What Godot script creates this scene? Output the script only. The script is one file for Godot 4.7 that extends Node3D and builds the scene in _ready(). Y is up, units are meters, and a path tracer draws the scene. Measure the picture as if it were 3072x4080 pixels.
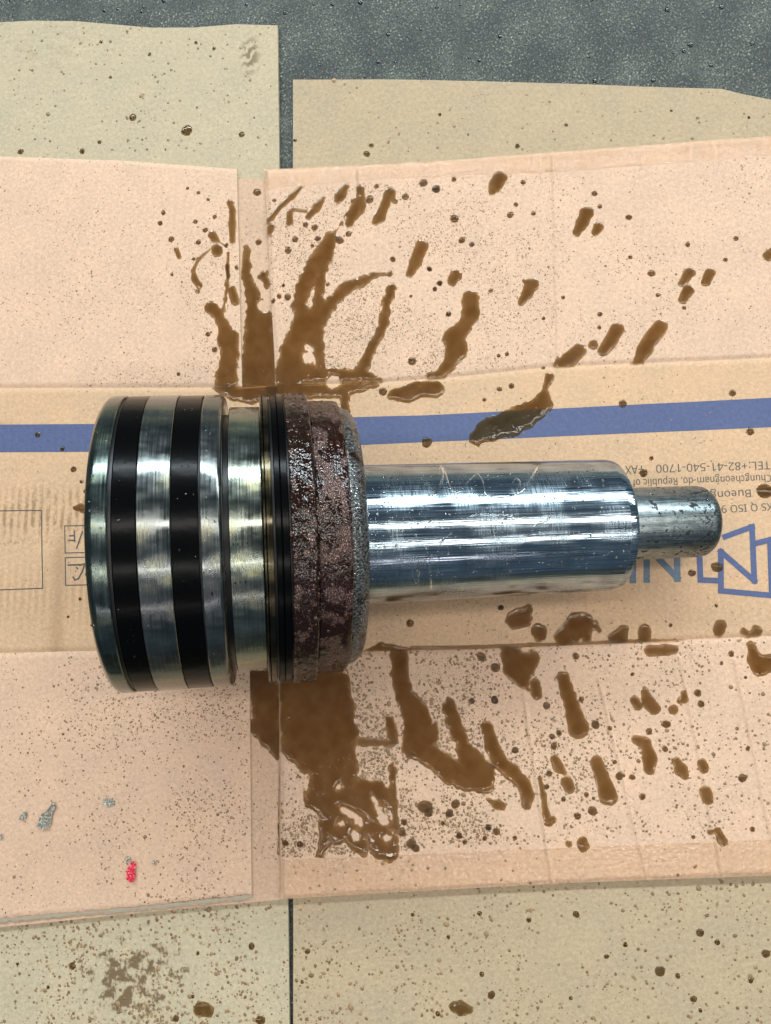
extends Node3D
# A worn hydraulic piston lying on oil splashed cardboard. Plan positions are in millimetres (x to the right, z towards the viewer's feet).

const FLOOR_Y := -0.0102
const BOARD_Y := -0.0062
const LOW_Y := -0.0028
const AXIS_S := -0.0129      # station of the piston that stands over the origin
var edges := {}              # sheet -> [points along its far edge, points along its near edge]
var tops := {"LB": BOARD_Y, "RB": BOARD_Y, "LOW": LOW_Y, "SLOT": LOW_Y, "SLOTB": LOW_Y, "TL": 0.0, "TR": 0.0, "CEN": 0.0, "BL": 0.0, "BR": 0.0}
var where_words := {
	"TL": "on the upper left cardboard flap", "TR": "on the upper right cardboard flap", "SLOT": "in the slot between the upper flaps", "CEN": "on the printed middle panel",
	"BL": "on the lower left cardboard flap", "BR": "on the lower right cardboard flap", "LB": "on the left beige board", "RB": "on the right beige board"}
var creases := []
var wave := FastNoiseLite.new()
var ragged := FastNoiseLite.new()
var wet := {}                # sheet -> puddle strokes on it, so that drops keep clear
var rng := RandomNumberGenerator.new()
var used_names := {}
var mats := {}
var piston_root: Node3D
var axis_y := 0.0
var axis_x := 0.0


func _ready() -> void:
	rng.seed = 7
	# ---- camera, background, exposure, unseen lamps
	var cam := Camera3D.new()
	cam.name = "camera"
	cam.transform = Transform3D(Basis(Vector3(0.997608, -0.069119, 0.000000), Vector3(0.007382, 0.106541, -0.994281), Vector3(0.068723, 0.991903, 0.106796)), Vector3(0.075005, 0.517059, 0.033125))
	cam.fov = 67.6681
	cam.near = 0.02
	cam.far = 60.0
	cam.current = true
	add_child(cam)
	var env := Environment.new()
	env.background_mode = Environment.BG_COLOR
	env.background_color = Color(0.32, 0.375, 0.425)
	env.background_energy_multiplier = 1.0
	env.tonemap_mode = Environment.TONE_MAPPER_LINEAR
	env.tonemap_exposure = 1.0
	env.sdfgi_enabled = true
	env.ssao_enabled = true
	env.ssil_enabled = true
	var we := WorldEnvironment.new()
	we.name = "environment"
	we.environment = env
	add_child(we)
	unseen_ceiling_lamp(Vector3(1.6, 3.4, -0.50), Vector2(9.0, 0.16), 8.6, Color(1.0, 0.985, 0.955), "unseen long white lamp panel, placed to light the piston from above")
	unseen_ceiling_lamp(Vector3(1.6, 3.4, 1.44), Vector2(9.0, 0.07), 6.2, Color(1.0, 0.985, 0.955), "unseen long white lamp panel, placed to light the near side of the cardboard")
	unseen_ceiling_lamp(Vector3(1.8, 3.4, -4.1), Vector2(11.0, 0.55), 80.0, Color(0.92, 0.975, 1.0), "unseen wide bluish white lamp panel, placed to light the piston from the far side")
	unseen_ceiling_lamp(Vector3(0.0, 3.4, 4.3), Vector2(6.0, 0.10), 2.4, Color(1.0, 0.94, 0.95), "unseen narrow white lamp panel behind the viewer, placed to light the near side")

	wave.seed = 3
	wave.noise_type = FastNoiseLite.TYPE_SIMPLEX
	wave.frequency = 9.0
	wave.fractal_octaves = 2
	ragged.seed = 11
	ragged.noise_type = FastNoiseLite.TYPE_SIMPLEX
	ragged.frequency = 110.0
	ragged.fractal_octaves = 2
	set_edges()
	make_materials()
	build_ground()
	build_carton()
	build_prints()
	build_piston()
	build_puddles()
	build_drops()
	build_scraps()
	build_specks()


# ------------------------------------------------------------------ helpers
func numbered(n: String) -> String:
	var k: int = used_names.get(n, 0)
	used_names[n] = k + 1
	return n if k == 0 else "%s_%03d" % [n, k]


func tag(o: Node3D, label: String, category: String, group := "", kind := "") -> void:
	o.set_meta("label", label)
	if category: o.set_meta("category", category)
	if group: o.set_meta("group", group)
	if kind: o.set_meta("kind", kind)


func put(called: String, mesh: Mesh, mat: Material, parent: Node = self) -> MeshInstance3D:
	var o := MeshInstance3D.new()
	o.name = numbered(called) if parent == self else called
	o.mesh = mesh
	if mat: o.material_override = mat
	parent.add_child(o, true)
	return o


func base(called: String, at := Vector3.ZERO) -> Node3D:
	var o := Node3D.new()
	o.name = numbered(called)
	o.position = at
	add_child(o)
	return o


func tri(st: SurfaceTool, a: Vector3, b: Vector3, c: Vector3, up: Vector3) -> void:
	if (b - a).cross(c - a).dot(up) > 0.0:
		var t := b
		b = c
		c = t
	st.add_vertex(a); st.add_vertex(b); st.add_vertex(c)


func srgb(r: int, g: int, b: int, a := 1.0) -> Color:
	return Color(r / 255.0, g / 255.0, b / 255.0, a)


func box_mesh(size: Vector3) -> BoxMesh:
	var m := BoxMesh.new()
	m.size = size
	return m


func unseen_ceiling_lamp(at: Vector3, size: Vector2, energy: float, tint: Color, label: String) -> void:  # fixture out of view, placed to light the cardboard and streak the steel
	var t := base("unseen_ceiling_lamp", at)
	tag(t, label, "lamp", "unseen lamps above the workshop floor")
	var hm := StandardMaterial3D.new()
	hm.albedo_color = Color(0.8, 0.8, 0.8)
	put("housing", box_mesh(Vector3(size.x + 0.06, 0.08, size.y + 0.06)), hm, t).position.y = 0.075
	var gm := StandardMaterial3D.new()
	gm.albedo_color = Color(0.9, 0.9, 0.9)
	gm.emission_enabled = true
	gm.emission = Color(1, 1, 1)
	gm.emission_energy_multiplier = 1.0
	put("diffuser", box_mesh(Vector3(size.x, 0.02, size.y)), gm, t).position.y = 0.024
	var l := AreaLight3D.new()
	l.name = "lamp_light"
	l.area_size = size
	l.light_energy = energy
	l.light_color = tint
	l.shadow_enabled = true
	l.rotation.x = -PI / 2
	t.add_child(l)


# ------------------------------------------------------------------ textures and materials
func noise_bytes(w: int, h: int, frequency: float, s: int, octaves := 4, kind := FastNoiseLite.TYPE_SIMPLEX_SMOOTH) -> PackedByteArray:
	var n := FastNoiseLite.new()
	n.seed = s
	n.noise_type = kind
	n.frequency = frequency
	n.fractal_octaves = octaves
	var im := n.get_image(w, h)
	im.convert(Image.FORMAT_L8)
	return im.get_data()


func streak_bytes(w: int, h: int, nw: int, nh: int, s: int) -> PackedByteArray:  # noise of nw x nh cells stretched over w x h
	var n := FastNoiseLite.new()
	n.seed = s
	n.frequency = 0.45
	n.fractal_octaves = 2
	var im := n.get_image(nw, nh)
	im.convert(Image.FORMAT_L8)
	im.resize(w, h, Image.INTERPOLATE_CUBIC)
	return im.get_data()


func grey(w: int, h: int, data: PackedByteArray) -> ImageTexture:
	return ImageTexture.create_from_image(Image.create_from_data(w, h, false, Image.FORMAT_L8, data))


func color_tex(w: int, h: int, data: PackedByteArray, alpha := false) -> ImageTexture:
	return ImageTexture.create_from_image(Image.create_from_data(w, h, false, Image.FORMAT_RGBA8 if alpha else Image.FORMAT_RGB8, data))


func seamless(size: int, frequency: float, s: int, octaves := 4) -> PackedByteArray:
	var n := FastNoiseLite.new()
	n.seed = s
	n.noise_type = FastNoiseLite.TYPE_SIMPLEX_SMOOTH
	n.frequency = frequency
	n.fractal_octaves = octaves
	var im := n.get_seamless_image(size, size)
	im.convert(Image.FORMAT_L8)
	return im.get_data()


func make_materials() -> void:
	# kraft paper: fibres, soft mottling and the washboard of the flutes below
	var n := 704
	var coarse := seamless(n, 0.009, 21, 3)
	var fine := seamless(n, 0.16, 22, 2)
	var fibre := PackedByteArray()
	var fi := Image.create_from_data(n, n, false, Image.FORMAT_L8, seamless(n, 0.09, 23, 3))
	fi.resize(n / 4, n, Image.INTERPOLATE_BILINEAR)
	fi.resize(n, n, Image.INTERPOLATE_CUBIC)
	fibre = fi.get_data()
	var col := PackedByteArray(); col.resize(n * n * 3)
	var hx := PackedByteArray(); hx.resize(n * n)
	var hz := PackedByteArray(); hz.resize(n * n)
	var flute := PackedFloat32Array(); flute.resize(n)
	for i in n:
		flute[i] = 0.5 + 0.5 * sin(TAU * 46.0 * i / n)
	for y in n:
		for x in n:
			var k := y * n + x
			var v := 236.0 + 0.05 * (coarse[k] - 128) + 0.10 * (fine[k] - 128) + 0.10 * (fibre[k] - 128)
			col[k * 3] = int(clampf(v, 0, 255))
			col[k * 3 + 1] = int(clampf(v - 0.015 * (coarse[k] - 128), 0, 255))
			col[k * 3 + 2] = int(clampf(v - 0.03 * (coarse[k] - 128), 0, 255))
			var g := 0.32 * fine[k] + 0.25 * fibre[k] + 0.2 * coarse[k]
			hx[k] = int(clampf(g + 60.0 * flute[x], 0, 255))
			hz[k] = int(clampf(g + 60.0 * flute[y], 0, 255))
	var kraft := color_tex(n, n, col)
	var bump_x := grey(n, n, hx)
	var bump_z := grey(n, n, hz)
	var card := {
		"card_pink": [srgb(230, 193, 163), bump_x, 0.020, 0.62], "card_tan": [srgb(222, 184, 146), bump_x, 0.030, 0.6],
		"card_beige": [srgb(200, 184, 153), bump_z, 0.014, 0.8], "card_right_board": [srgb(194, 173, 141), bump_z, 0.014, 0.8], "card_edge": [srgb(205, 192, 168), bump_z, 0.03, 0.9], "card_low": [srgb(216, 180, 150), bump_x, 0.025, 0.6]}
	for k in card:
		var m := StandardMaterial3D.new()
		m.albedo_color = card[k][0]
		m.albedo_texture = kraft
		m.heightmap_enabled = true
		m.heightmap_texture = card[k][1]
		m.heightmap_scale = card[k][2]
		m.roughness = card[k][3]
		m.metallic_specular = 0.4
		mats[k] = m
	# worn stains that belong to single sheets
	mats["card_left_board"] = mats["card_beige"].duplicate()
	mats["card_middle"] = mats["card_tan"].duplicate()
	stain_left_board(mats["card_left_board"])
	stain_middle(mats["card_middle"])
	for p in [["ink_blue", srgb(84, 97, 138)], ["ink_teal", srgb(104, 122, 138)], ["ink_grey", srgb(84, 86, 80)]]:
		var m := StandardMaterial3D.new()
		m.albedo_color = p[1]
		m.albedo_texture = kraft
		m.heightmap_enabled = true
		m.heightmap_texture = bump_x
		m.heightmap_scale = 0.03
		m.roughness = 0.55
		mats[p[0]] = m
	# floor: dark asphalt like concrete with pale grit
	var grit := seamless(n, 0.12, 31, 3)
	var patch := seamless(n, 0.005, 32, 4)
	var tone := seamless(n, 0.05, 33, 2)
	var fc := PackedByteArray(); fc.resize(n * n * 3)
	var fh := PackedByteArray(); fh.resize(n * n)
	for k in n * n:
		var g := float(grit[k])
		var v := 52.0 + 0.50 * (g - 128) + 0.20 * (patch[k] - 128) + 0.16 * (tone[k] - 128)
		if g > 180: v += (g - 180) * 1.6
		fc[k * 3] = int(clampf(v - 3.0 + 0.05 * (tone[k] - 128), 0, 255))
		fc[k * 3 + 1] = int(clampf(v + 2.0, 0, 255))
		fc[k * 3 + 2] = int(clampf(v - 4.0 - 0.04 * (tone[k] - 128), 0, 255))
		fh[k] = int(clampf(g * 0.7 + tone[k] * 0.3, 0, 255))
	var fm := StandardMaterial3D.new()
	fm.albedo_texture = color_tex(n, n, fc)
	fm.albedo_color = Color(0.98, 0.98, 0.92)
	fm.heightmap_enabled = true
	fm.heightmap_texture = grey(n, n, fh)
	fm.heightmap_scale = 0.007
	fm.roughness = 0.55
	mats["floor"] = fm
	# oil
	var oil := StandardMaterial3D.new()
	oil.transparency = BaseMaterial3D.TRANSPARENCY_ALPHA
	oil.refraction_enabled = true
	oil.refraction_scale = 0.02
	oil.vertex_color_use_as_albedo = true
	oil.albedo_color = Color(0.70, 0.60, 0.42, 0.10)
	oil.metallic_specular = 0.1
	oil.roughness = 0.31
	oil.clearcoat_enabled = true
	oil.clearcoat = 0.44
	oil.clearcoat_roughness = 0.03
	mats["oil"] = oil
	var thin := oil.duplicate()
	thin.vertex_color_use_as_albedo = false
	thin.albedo_color = Color(0.52, 0.41, 0.23, 0.10)
	mats["oil_thin"] = thin
	var speck := StandardMaterial3D.new()
	speck.vertex_color_use_as_albedo = true
	speck.roughness = 0.25
	mats["speck"] = speck
	var clear := StandardMaterial3D.new()
	clear.refraction_enabled = true
	clear.refraction_scale = 0.045
	clear.transparency = BaseMaterial3D.TRANSPARENCY_ALPHA
	clear.albedo_color = Color(1, 0.99, 0.96, 0.0)
	clear.roughness = 0.02
	mats["clear_oil"] = clear
	var bead := StandardMaterial3D.new()
	bead.albedo_color = Color(0.10, 0.11, 0.11)
	bead.roughness = 0.03
	bead.metallic_specular = 1.0
	mats["floor_bead"] = bead
	var grease := bead.duplicate()
	grease.albedo_color = srgb(58, 30, 13)
	grease.metallic_specular = 0.6
	grease.roughness = 0.08
	mats["grease"] = grease
	# tape
	var tape := StandardMaterial3D.new()
	tape.transparency = BaseMaterial3D.TRANSPARENCY_ALPHA
	tape.albedo_color = Color(0.93, 0.74, 0.50, 0.17)
	tape.roughness = 0.07
	tape.normal_enabled = true
	var ti := Image.create_from_data(512, 512, false, Image.FORMAT_L8, seamless(512, 0.06, 41, 4))
	ti.bump_map_to_normal_map(5.0)
	tape.normal_texture = ImageTexture.create_from_image(ti)
	tape.normal_scale = 1.3
	mats["tape"] = tape
	metal_materials()


func stain_left_board(m: StandardMaterial3D) -> void:
	var w := 640
	var h := 1280
	var a := noise_bytes(w, h, 0.04, 51, 5)
	var b := noise_bytes(w, h, 0.17, 52, 3)
	var st := Image.create_from_data(w / 3, h, false, Image.FORMAT_L8, noise_bytes(w / 3, h, 0.08, 53, 4))
	st.resize(w, h, Image.INTERPOLATE_CUBIC)
	var c := st.get_data()
	var d := PackedByteArray(); d.resize(w * h * 4)
	var e: Array = edges["LB"]
	for y in h:
		for x in w:
			var k := y * w + x
			var p := sheet_point("LB", (x + 0.5) / w, (y + 0.5) / h) * 1000.0
			var al := 0.0
			var q := (p - Vector2(-130.2,289.6)) / Vector2(36, 32)     # trodden smear near the viewer
			var r := (p - Vector2(-113.5,278.1)) / Vector2(34, 22)
			var f := maxf(exp(-q.length_squared()), 0.75 * exp(-r.length_squared()))
			var thr := 0.72 - 0.33 * f
			al = maxf(al, smoothstep(thr, thr + 0.13, (a[k] * 0.42 + c[k] * 0.36 + b[k] * 0.22) / 255.0) * 0.88)
			var s := (p - Vector2(-62.8,-367.2)) / Vector2(7.0, 15.0)     # shoe mark near the far edge
			var g := exp(-pow(s.length_squared(), 2.0))
			al = maxf(al, g * smoothstep(0.42, 0.6, 0.5 + 0.35 * sin(s.y * 11.0 + s.x * 3.0 + a[k] * 0.03) + (b[k] - 128) / 500.0) * 0.7)
			var t := (p - Vector2(-217.8,-380.1)) / Vector2(50, 22)
			al = maxf(al, exp(-t.length_squared()) * smoothstep(0.5, 0.75, c[k] / 255.0) * 0.14)
			d[k * 4] = 100
			d[k * 4 + 1] = 78
			d[k * 4 + 2] = 52
			d[k * 4 + 3] = int(255.0 * clampf(al, 0, 1))
	m.detail_enabled = true
	m.detail_albedo = color_tex(w, h, d, true)
	m.detail_uv_layer = BaseMaterial3D.DETAIL_UV_2
	m.detail_blend_mode = BaseMaterial3D.BLEND_MODE_MIX


func stain_middle(m: StandardMaterial3D) -> void:
	var w := 2048
	var h := 420
	var a := noise_bytes(w, h, 0.03, 61, 4)
	var b := noise_bytes(w, h, 0.12, 62, 3)
	var d := PackedByteArray(); d.resize(w * h * 4)
	for x in w:
		for y in h:
			var k := y * w + x
			d[k * 4] = 118; d[k * 4 + 1] = 84; d[k * 4 + 2] = 46
			if x > 760:
				continue
			var p := sheet_point("CEN", (x + 0.5) / w, (y + 0.5) / h) * 1000.0
			var z0 := p.y - -24.4
			var bar := smoothstep(0.1, 0.9, 0.5 + 0.5 * sin(p.x * TAU / 5.25 + 0.8 + (a[k] - 128) * 0.006))
			var al := bar * exp(-pow(z0 / 17.0, 4.0)) * smoothstep(0.25, 0.75, (a[k] * 0.6 + b[k] * 0.5) / 255.0) * 0.62
			al = maxf(al, bar * exp(-pow((z0 - 58.0) / 20.0, 2.0)) * 0.22)
			al = maxf(al, exp(-pow((p.x - -188.7) / 6.0, 2.0)) * smoothstep(0, 30, z0) * 0.3)
			al = maxf(al, exp(-pow((z0 - 21.0) / 2.5, 2.0)) * smoothstep(0.5, 0.8, b[k] / 255.0) * 0.5)
			al = maxf(al, exp(-pow((z0 + 62.0) / 4.0, 2.0)) * exp(-pow((p.x + 245.0) / 22.0, 2.0)) * 0.28)
			d[k * 4 + 3] = int(255.0 * clampf(al, 0, 1))
	m.detail_enabled = true
	m.detail_albedo = color_tex(w, h, d, true)
	m.detail_uv_layer = BaseMaterial3D.DETAIL_UV_2
	m.detail_blend_mode = BaseMaterial3D.BLEND_MODE_MIX


func metal_materials() -> void:
	# turned steel of the piston head: fine lines round the girth, varnish and oily smears
	var w := 2048
	var h := 256
	var lines := streak_bytes(w, h, 40, 256, 71)
	var smear := streak_bytes(w, h, 300, 24, 72)
	var blot := noise_bytes(w, h, 0.012, 73, 5)
	var c := PackedByteArray(); c.resize(w * h * 3)
	var r := PackedByteArray(); r.resize(w * h)
	for k in w * h:
		var v := 110.0 + 0.10 * (lines[k] - 128) + 0.05 * (smear[k] - 128) + 0.22 * (blot[k] - 128)
		var warm := clampf((blot[k] - 150) / 60.0, 0, 1)
		c[k * 3] = int(clampf(v + 6 * warm, 0, 255))
		c[k * 3 + 1] = int(clampf(v + 4, 0, 255))
		c[k * 3 + 2] = int(clampf(v + 2 - 16 * warm, 0, 255))
		r[k] = int(clampf(52.0 + 0.16 * (lines[k] - 128) + 0.08 * (smear[k] - 128) + 0.22 * (blot[k] - 128), 16, 255))
	var ln := Image.create_from_data(w, h, false, Image.FORMAT_L8, lines)
	ln.bump_map_to_normal_map(1.2)
	var steel := StandardMaterial3D.new()
	steel.albedo_texture = color_tex(w, h, c)
	steel.metallic = 0.95
	steel.roughness_texture = grey(w, h, r)
	steel.roughness = 1.0
	steel.normal_enabled = true
	steel.normal_texture = ImageTexture.create_from_image(ln)
	steel.normal_scale = 0.12
	steel.clearcoat_enabled = true
	steel.clearcoat = 0.14
	steel.clearcoat_roughness = 0.08
	mats["steel"] = steel
	var bright := steel.duplicate()
	bright.albedo_color = Color(1.16, 1.17, 1.10)
	mats["steel_bright"] = bright
	var bronze := steel.duplicate()
	bronze.albedo_color = Color(0.62, 0.55, 0.44)
	mats["steel_bronze"] = bronze
	var rim := steel.duplicate()
	rim.albedo_color = Color(0.84, 0.90, 0.88)
	mats["steel_rim"] = rim
	var black := StandardMaterial3D.new()
	black.albedo_color = Color(0.022, 0.022, 0.023)
	black.roughness = 0.2
	black.metallic_specular = 0.22
	black.heightmap_enabled = true
	black.heightmap_texture = grey(w, h, blot)
	black.heightmap_scale = 0.01
	mats["black"] = black
	var gap := StandardMaterial3D.new()
	gap.albedo_color = Color(0.05, 0.045, 0.04)
	gap.roughness = 0.35
	mats["gap"] = gap
	# chrome rod: polish lines along its length
	var rl := streak_bytes(1024, 1024, 8, 700, 81)      # picture x runs along the rod here
	var ra := Image.create_from_data(1024, 1024, false, Image.FORMAT_L8, rl)
	var long_rows := noise_bytes(1024, 1024, 0.004, 82, 3)
	var cross := streak_bytes(1024, 1024, 420, 60, 83)
	var mottle := noise_bytes(1024, 1024, 0.008, 84, 4)
	var rr := PackedByteArray(); rr.resize(1024 * 1024)
	var rc := PackedByteArray(); rc.resize(1024 * 1024 * 3)
	for k in 1024 * 1024:
		var zone := clampf((long_rows[k] - 110) / 60.0, 0, 1)
		rr[k] = int(clampf(34.0 + 0.22 * (rl[k] - 120) + 30.0 * zone + 0.2 * zone * (cross[k] - 128), 12, 255))
		var v := 196.0 + 0.42 * (rl[k] - 128) + 0.10 * zone * (cross[k] - 128) - 10.0 * zone - 40.0 * smoothstep(0.48, 0.78, (mottle[k] * 0.35 + rl[k] * 0.65) / 255.0)
		rc[k * 3] = int(clampf(v - 20, 0, 255))
		rc[k * 3 + 1] = int(clampf(v - 5, 0, 255))
		rc[k * 3 + 2] = int(clampf(v + 4, 0, 255))
	ra.bump_map_to_normal_map(2.0)
	var chrome := StandardMaterial3D.new()
	chrome.metallic = 1.0
	chrome.albedo_texture = color_tex(1024, 1024, rc)
	chrome.roughness_texture = grey(1024, 1024, rr)
	chrome.roughness = 1.0
	chrome.normal_enabled = true
	chrome.normal_texture = ImageTexture.create_from_image(ra)
	chrome.normal_scale = 0.06
	chrome.anisotropy_enabled = true
	chrome.anisotropy = 0.55
	mats["chrome"] = chrome
	# pin: dull steel with dark rust pits gathered towards its end
	var pw := 512
	var ph := 1024
	var spots := noise_bytes(pw, ph, 0.075, 91, 2)
	var big := noise_bytes(pw, ph, 0.02, 92, 4)
	var pl := streak_bytes(pw, ph, 6, 300, 93)
	var pc := PackedByteArray(); pc.resize(pw * ph * 3)
	var pr := PackedByteArray(); pr.resize(pw * ph)
	var pm := PackedByteArray(); pm.resize(pw * ph)
	for y in ph:
		for x in pw:
			var k := y * pw + x
			var along := float(x) / pw
			var lim := 212.0 - 52.0 * smoothstep(0.1, 0.9, along)
			var pit := maxf(clampf((spots[k] - lim) / 12.0, 0, 1), clampf((big[k] - 192.0 + 30.0 * along) / 10.0, 0, 1))
			var v := 158.0 + 0.20 * (pl[k] - 128) + 0.2 * (big[k] - 128) - 34.0 * along
			pc[k * 3] = int(clampf(lerpf(v - 8, 38, pit), 0, 255))
			pc[k * 3 + 1] = int(clampf(lerpf(v + 2, 40, pit), 0, 255))
			pc[k * 3 + 2] = int(clampf(lerpf(v + 2, 40, pit), 0, 255))
			pr[k] = int(clampf(lerpf(84.0 + 0.2 * (pl[k] - 128), 150.0, pit), 0, 255))
			pm[k] = int(lerpf(250.0, 40.0, pit))
	var pin := StandardMaterial3D.new()
	pin.albedo_texture = color_tex(pw, ph, pc)
	pin.metallic = 1.0
	pin.metallic_texture = grey(pw, ph, pm)
	pin.roughness = 1.0
	pin.roughness_texture = grey(pw, ph, pr)
	mats["pin"] = pin
	# rusted and oil soaked packing
	for spec in [["packing", 101, 34, 17, 8, 0.55, 76, 54, 42], ["rust", 111, 72, 47, 37, 0.56, 36, 14, 5], ["collar", 121, 58, 59, 56, 0.30, 34, 20, 12]]:
		var s: int = spec[1]
		var rw := 2048
		var rh := 128
		var n1 := noise_bytes(rw, rh, 0.013, s, 5)
		var n2 := noise_bytes(rw, rh, 0.16, s + 1, 3)
		var n3 := noise_bytes(rw, rh, 0.30, s + 2, 2)
		var ridge := streak_bytes(rw, rh, 60, 34, s + 3)
		var cc := PackedByteArray(); cc.resize(rw * rh * 3)
		var cr := PackedByteArray(); cr.resize(rw * rh)
		var cm := PackedByteArray(); cm.resize(rw * rh)
		var hh := PackedByteArray(); hh.resize(rw * rh)
		for k in rw * rh:
			var patch := clampf((n1[k] - 255.0 * (1.0 - spec[5]) * 0.92) / 26.0, 0, 1)
			var g := 0.5 * (n2[k] - 128) + 0.4 * (n3[k] - 128)
			var oily := patch if spec[0] != "packing" else 1.0 - clampf((n1[k] - 182.0) / 14.0, 0, 1)
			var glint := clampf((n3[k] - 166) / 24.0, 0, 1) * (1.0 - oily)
			var r0: float; var g0: float; var b0: float
			if spec[0] == "packing":
				r0 = lerpf(spec[6], spec[2], oily); g0 = lerpf(spec[7], spec[3], oily); b0 = lerpf(spec[8], spec[4], oily)
			else:
				r0 = lerpf(spec[2], spec[6], oily); g0 = lerpf(spec[3], spec[7], oily); b0 = lerpf(spec[4], spec[8], oily)
			var gg := g * (1.0 - 0.75 * oily)
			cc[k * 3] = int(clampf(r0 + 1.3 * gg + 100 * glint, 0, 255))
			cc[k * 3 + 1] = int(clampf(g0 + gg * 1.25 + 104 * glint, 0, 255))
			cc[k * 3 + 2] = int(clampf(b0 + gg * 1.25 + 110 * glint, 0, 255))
			cr[k] = int(lerpf(74.0 - 40 * glint, 16.0, oily))
			cm[k] = int(clampf(70.0 * (1.0 - oily) + 150.0 * glint, 0, 255))
			hh[k] = int(clampf(128 + 0.55 * (ridge[k] - 128) + (n2[k] - 128) * lerpf(0.6, 0.3, oily) + (n3[k] - 128) * lerpf(0.6, 0.05, oily), 0, 255))
		var m := StandardMaterial3D.new()
		m.albedo_texture = color_tex(rw, rh, cc)
		m.roughness = 1.0
		m.roughness_texture = grey(rw, rh, cr)
		m.metallic = 1.0
		m.metallic_texture = grey(rw, rh, cm)
		m.heightmap_enabled = true
		m.heightmap_texture = grey(rw, rh, hh)
		m.heightmap_scale = 0.03 if spec[0] == "collar" else 0.06
		mats[spec[0]] = m


# ------------------------------------------------------------------ cardboard
func set_edges() -> void:
	edges["LB"] = [[-318.8,-403,-259.2,-405.1,-233.4,-405.2,-200.2,-403,-138.3,-393.9,-106,-392.1,-74,-393.3,-42.3,-390.5], [-266.2,379.4,-22.3,368.7]]
	edges["RB"] = [[-30.1,-346.4,61.5,-341.9,161.9,-334,278.6,-324,291.2,-319.9,353.5,-303.7], [-20.5,368.6,313.9,353.9]]
	edges["LOW"] = [[-308.8,-290.4,-70.5,-268.5,-5.7,-265.9,159.9,-271.2,350.3,-277], [-271.9,259.4,-220.2,255.3,-125.2,243.5,-32,232.9,-19.8,230.8,148.5,215.7,321.4,200.8]]
	edges["TL"] = [[-307.4,-297.5,-249.2,-292.2,-156.7,-285.1,-69.5,-275], [-295.1,-115.6,-62.4,-111.8]]
	edges["TR"] = [[-49,-273.5,61.4,-274.3,158,-278.3,307.8,-283.9,349.4,-285.8], [-38,-112.7,35,-113.2,92.7,-116.7,152.8,-122,299.5,-125.3,339.8,-127]]
	edges["CEN"] = [[-295.1,-115.6,-62.4,-111.8,-38,-112.7,35,-113.2,92.7,-116.7,152.8,-122,299.5,-125.3,339.8,-127], [-282.2,76.4,-228.7,73.9,-159.5,72,-52.9,72,25.8,71,90.7,69.5,181.6,65.4,289.8,60.2,328.7,58.3]]
	edges["BL"] = [[-282.2,76.4,-228.7,73.9,-159.5,72,-53.6,72], [-270.1,256.4,-218.9,249.7,-124.2,239.5,-49,230]]
	edges["BR"] = [[-32,71.6,25.8,71,90.7,69.5,181.6,65.4,289.8,60.2,328.7,58.3], [-29.6,231.5,59.3,224.3,148,217.5,220.5,212.9,319.7,207.1]]
	edges["SLOT"] = [[-68.4,-267.7,-48.9,-266.9], [-62.5,-112.6,-39.3,-113.5]]
	edges["SLOTB"] = [[-53,73.5,-33.8,72.8], [-48.7,232.2,-31.1,231.7]]
	for c in [[158,-278.3,158,-127.4,0.5], [127.2,74.7,146,214.7,-0.5], [179.9,92.3,205.1,210.5,0.45], [232.4,80.1,252,209.3,0.5], [266.7,79.9,283.1,183.4,-0.5], [172.9,35.2,174.5,64.9,0.6], [46.5,141.3,47.3,199.9,0.5], [218.7,-223.6,216.8,-126.2,0.25], [19.8,-269,20.9,-251.4,0.6]]:
		creases.append([Vector2(c[0], c[1]) / 1000.0, Vector2(c[2], c[3]) / 1000.0, c[4] / 1000.0])


func on_line(pts: Array, u: float) -> Vector2:      # pts: flat list of millimetres, u from 0 to 1 by x
	var n := pts.size() / 2
	var x := lerpf(pts[0], pts[2 * n - 2], u)
	return Vector2(x, line_z(pts, x)) / 1000.0


func line_z(pts: Array, x: float) -> float:
	var n := pts.size() / 2
	for i in n - 1:
		if x <= pts[2 * i + 2] or i == n - 2:
			return lerpf(pts[2 * i + 1], pts[2 * i + 3], (x - pts[2 * i]) / (pts[2 * i + 2] - pts[2 * i]))
	return 0.0


func sheet_point(s: String, u: float, v: float) -> Vector2:
	return on_line(edges[s][0], u).lerp(on_line(edges[s][1], u), v)


func outside(s: String, x: float, z: float) -> float:      # metres outside a sheet's outline, negative within
	var t: Array = edges[s][0]
	var b: Array = edges[s][1]
	var zt := line_z(t, x * 1000.0) / 1000.0
	var zb := line_z(b, x * 1000.0) / 1000.0
	var k := (z - zt) / maxf(zb - zt, 1e-5)
	var xl: float = lerpf(t[0], b[0], k) / 1000.0
	var xr: float = lerpf(t[t.size() - 2], b[b.size() - 2], k) / 1000.0
	return maxf(maxf(zt - z, z - zb), maxf(xl - x, x - xr))


func surf(s: String, x: float, z: float, drop := 0.0011) -> float:
	var y: float = tops[s] + 0.00035 * wave.get_noise_2d(x, z)
	if s == "TL" or s == "TR" or s == "CEN" or s == "BL" or s == "BR":
		var d := -outside(s, x, z)
		y -= drop * (1.0 - smoothstep(0.0, 0.003, d))
		if s == "TR" or s == "BR" or s == "CEN":
			for c in creases:
				var ab: Vector2 = c[1] - c[0]
				var k: float = (Vector2(x, z) - c[0]).dot(ab) / ab.length_squared()
				if k < -0.05 or k > 1.05:
					continue
				var q: float = absf((Vector2(x, z) - c[0]).cross(ab) / ab.length() + 0.0004 * wave.get_noise_2d(z * 3.0, c[2] * 900.0))
				if q < 0.004:
					y += 1.9 * absf(c[2]) * exp(-q * q / 0.0000011)
	return y


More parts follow.
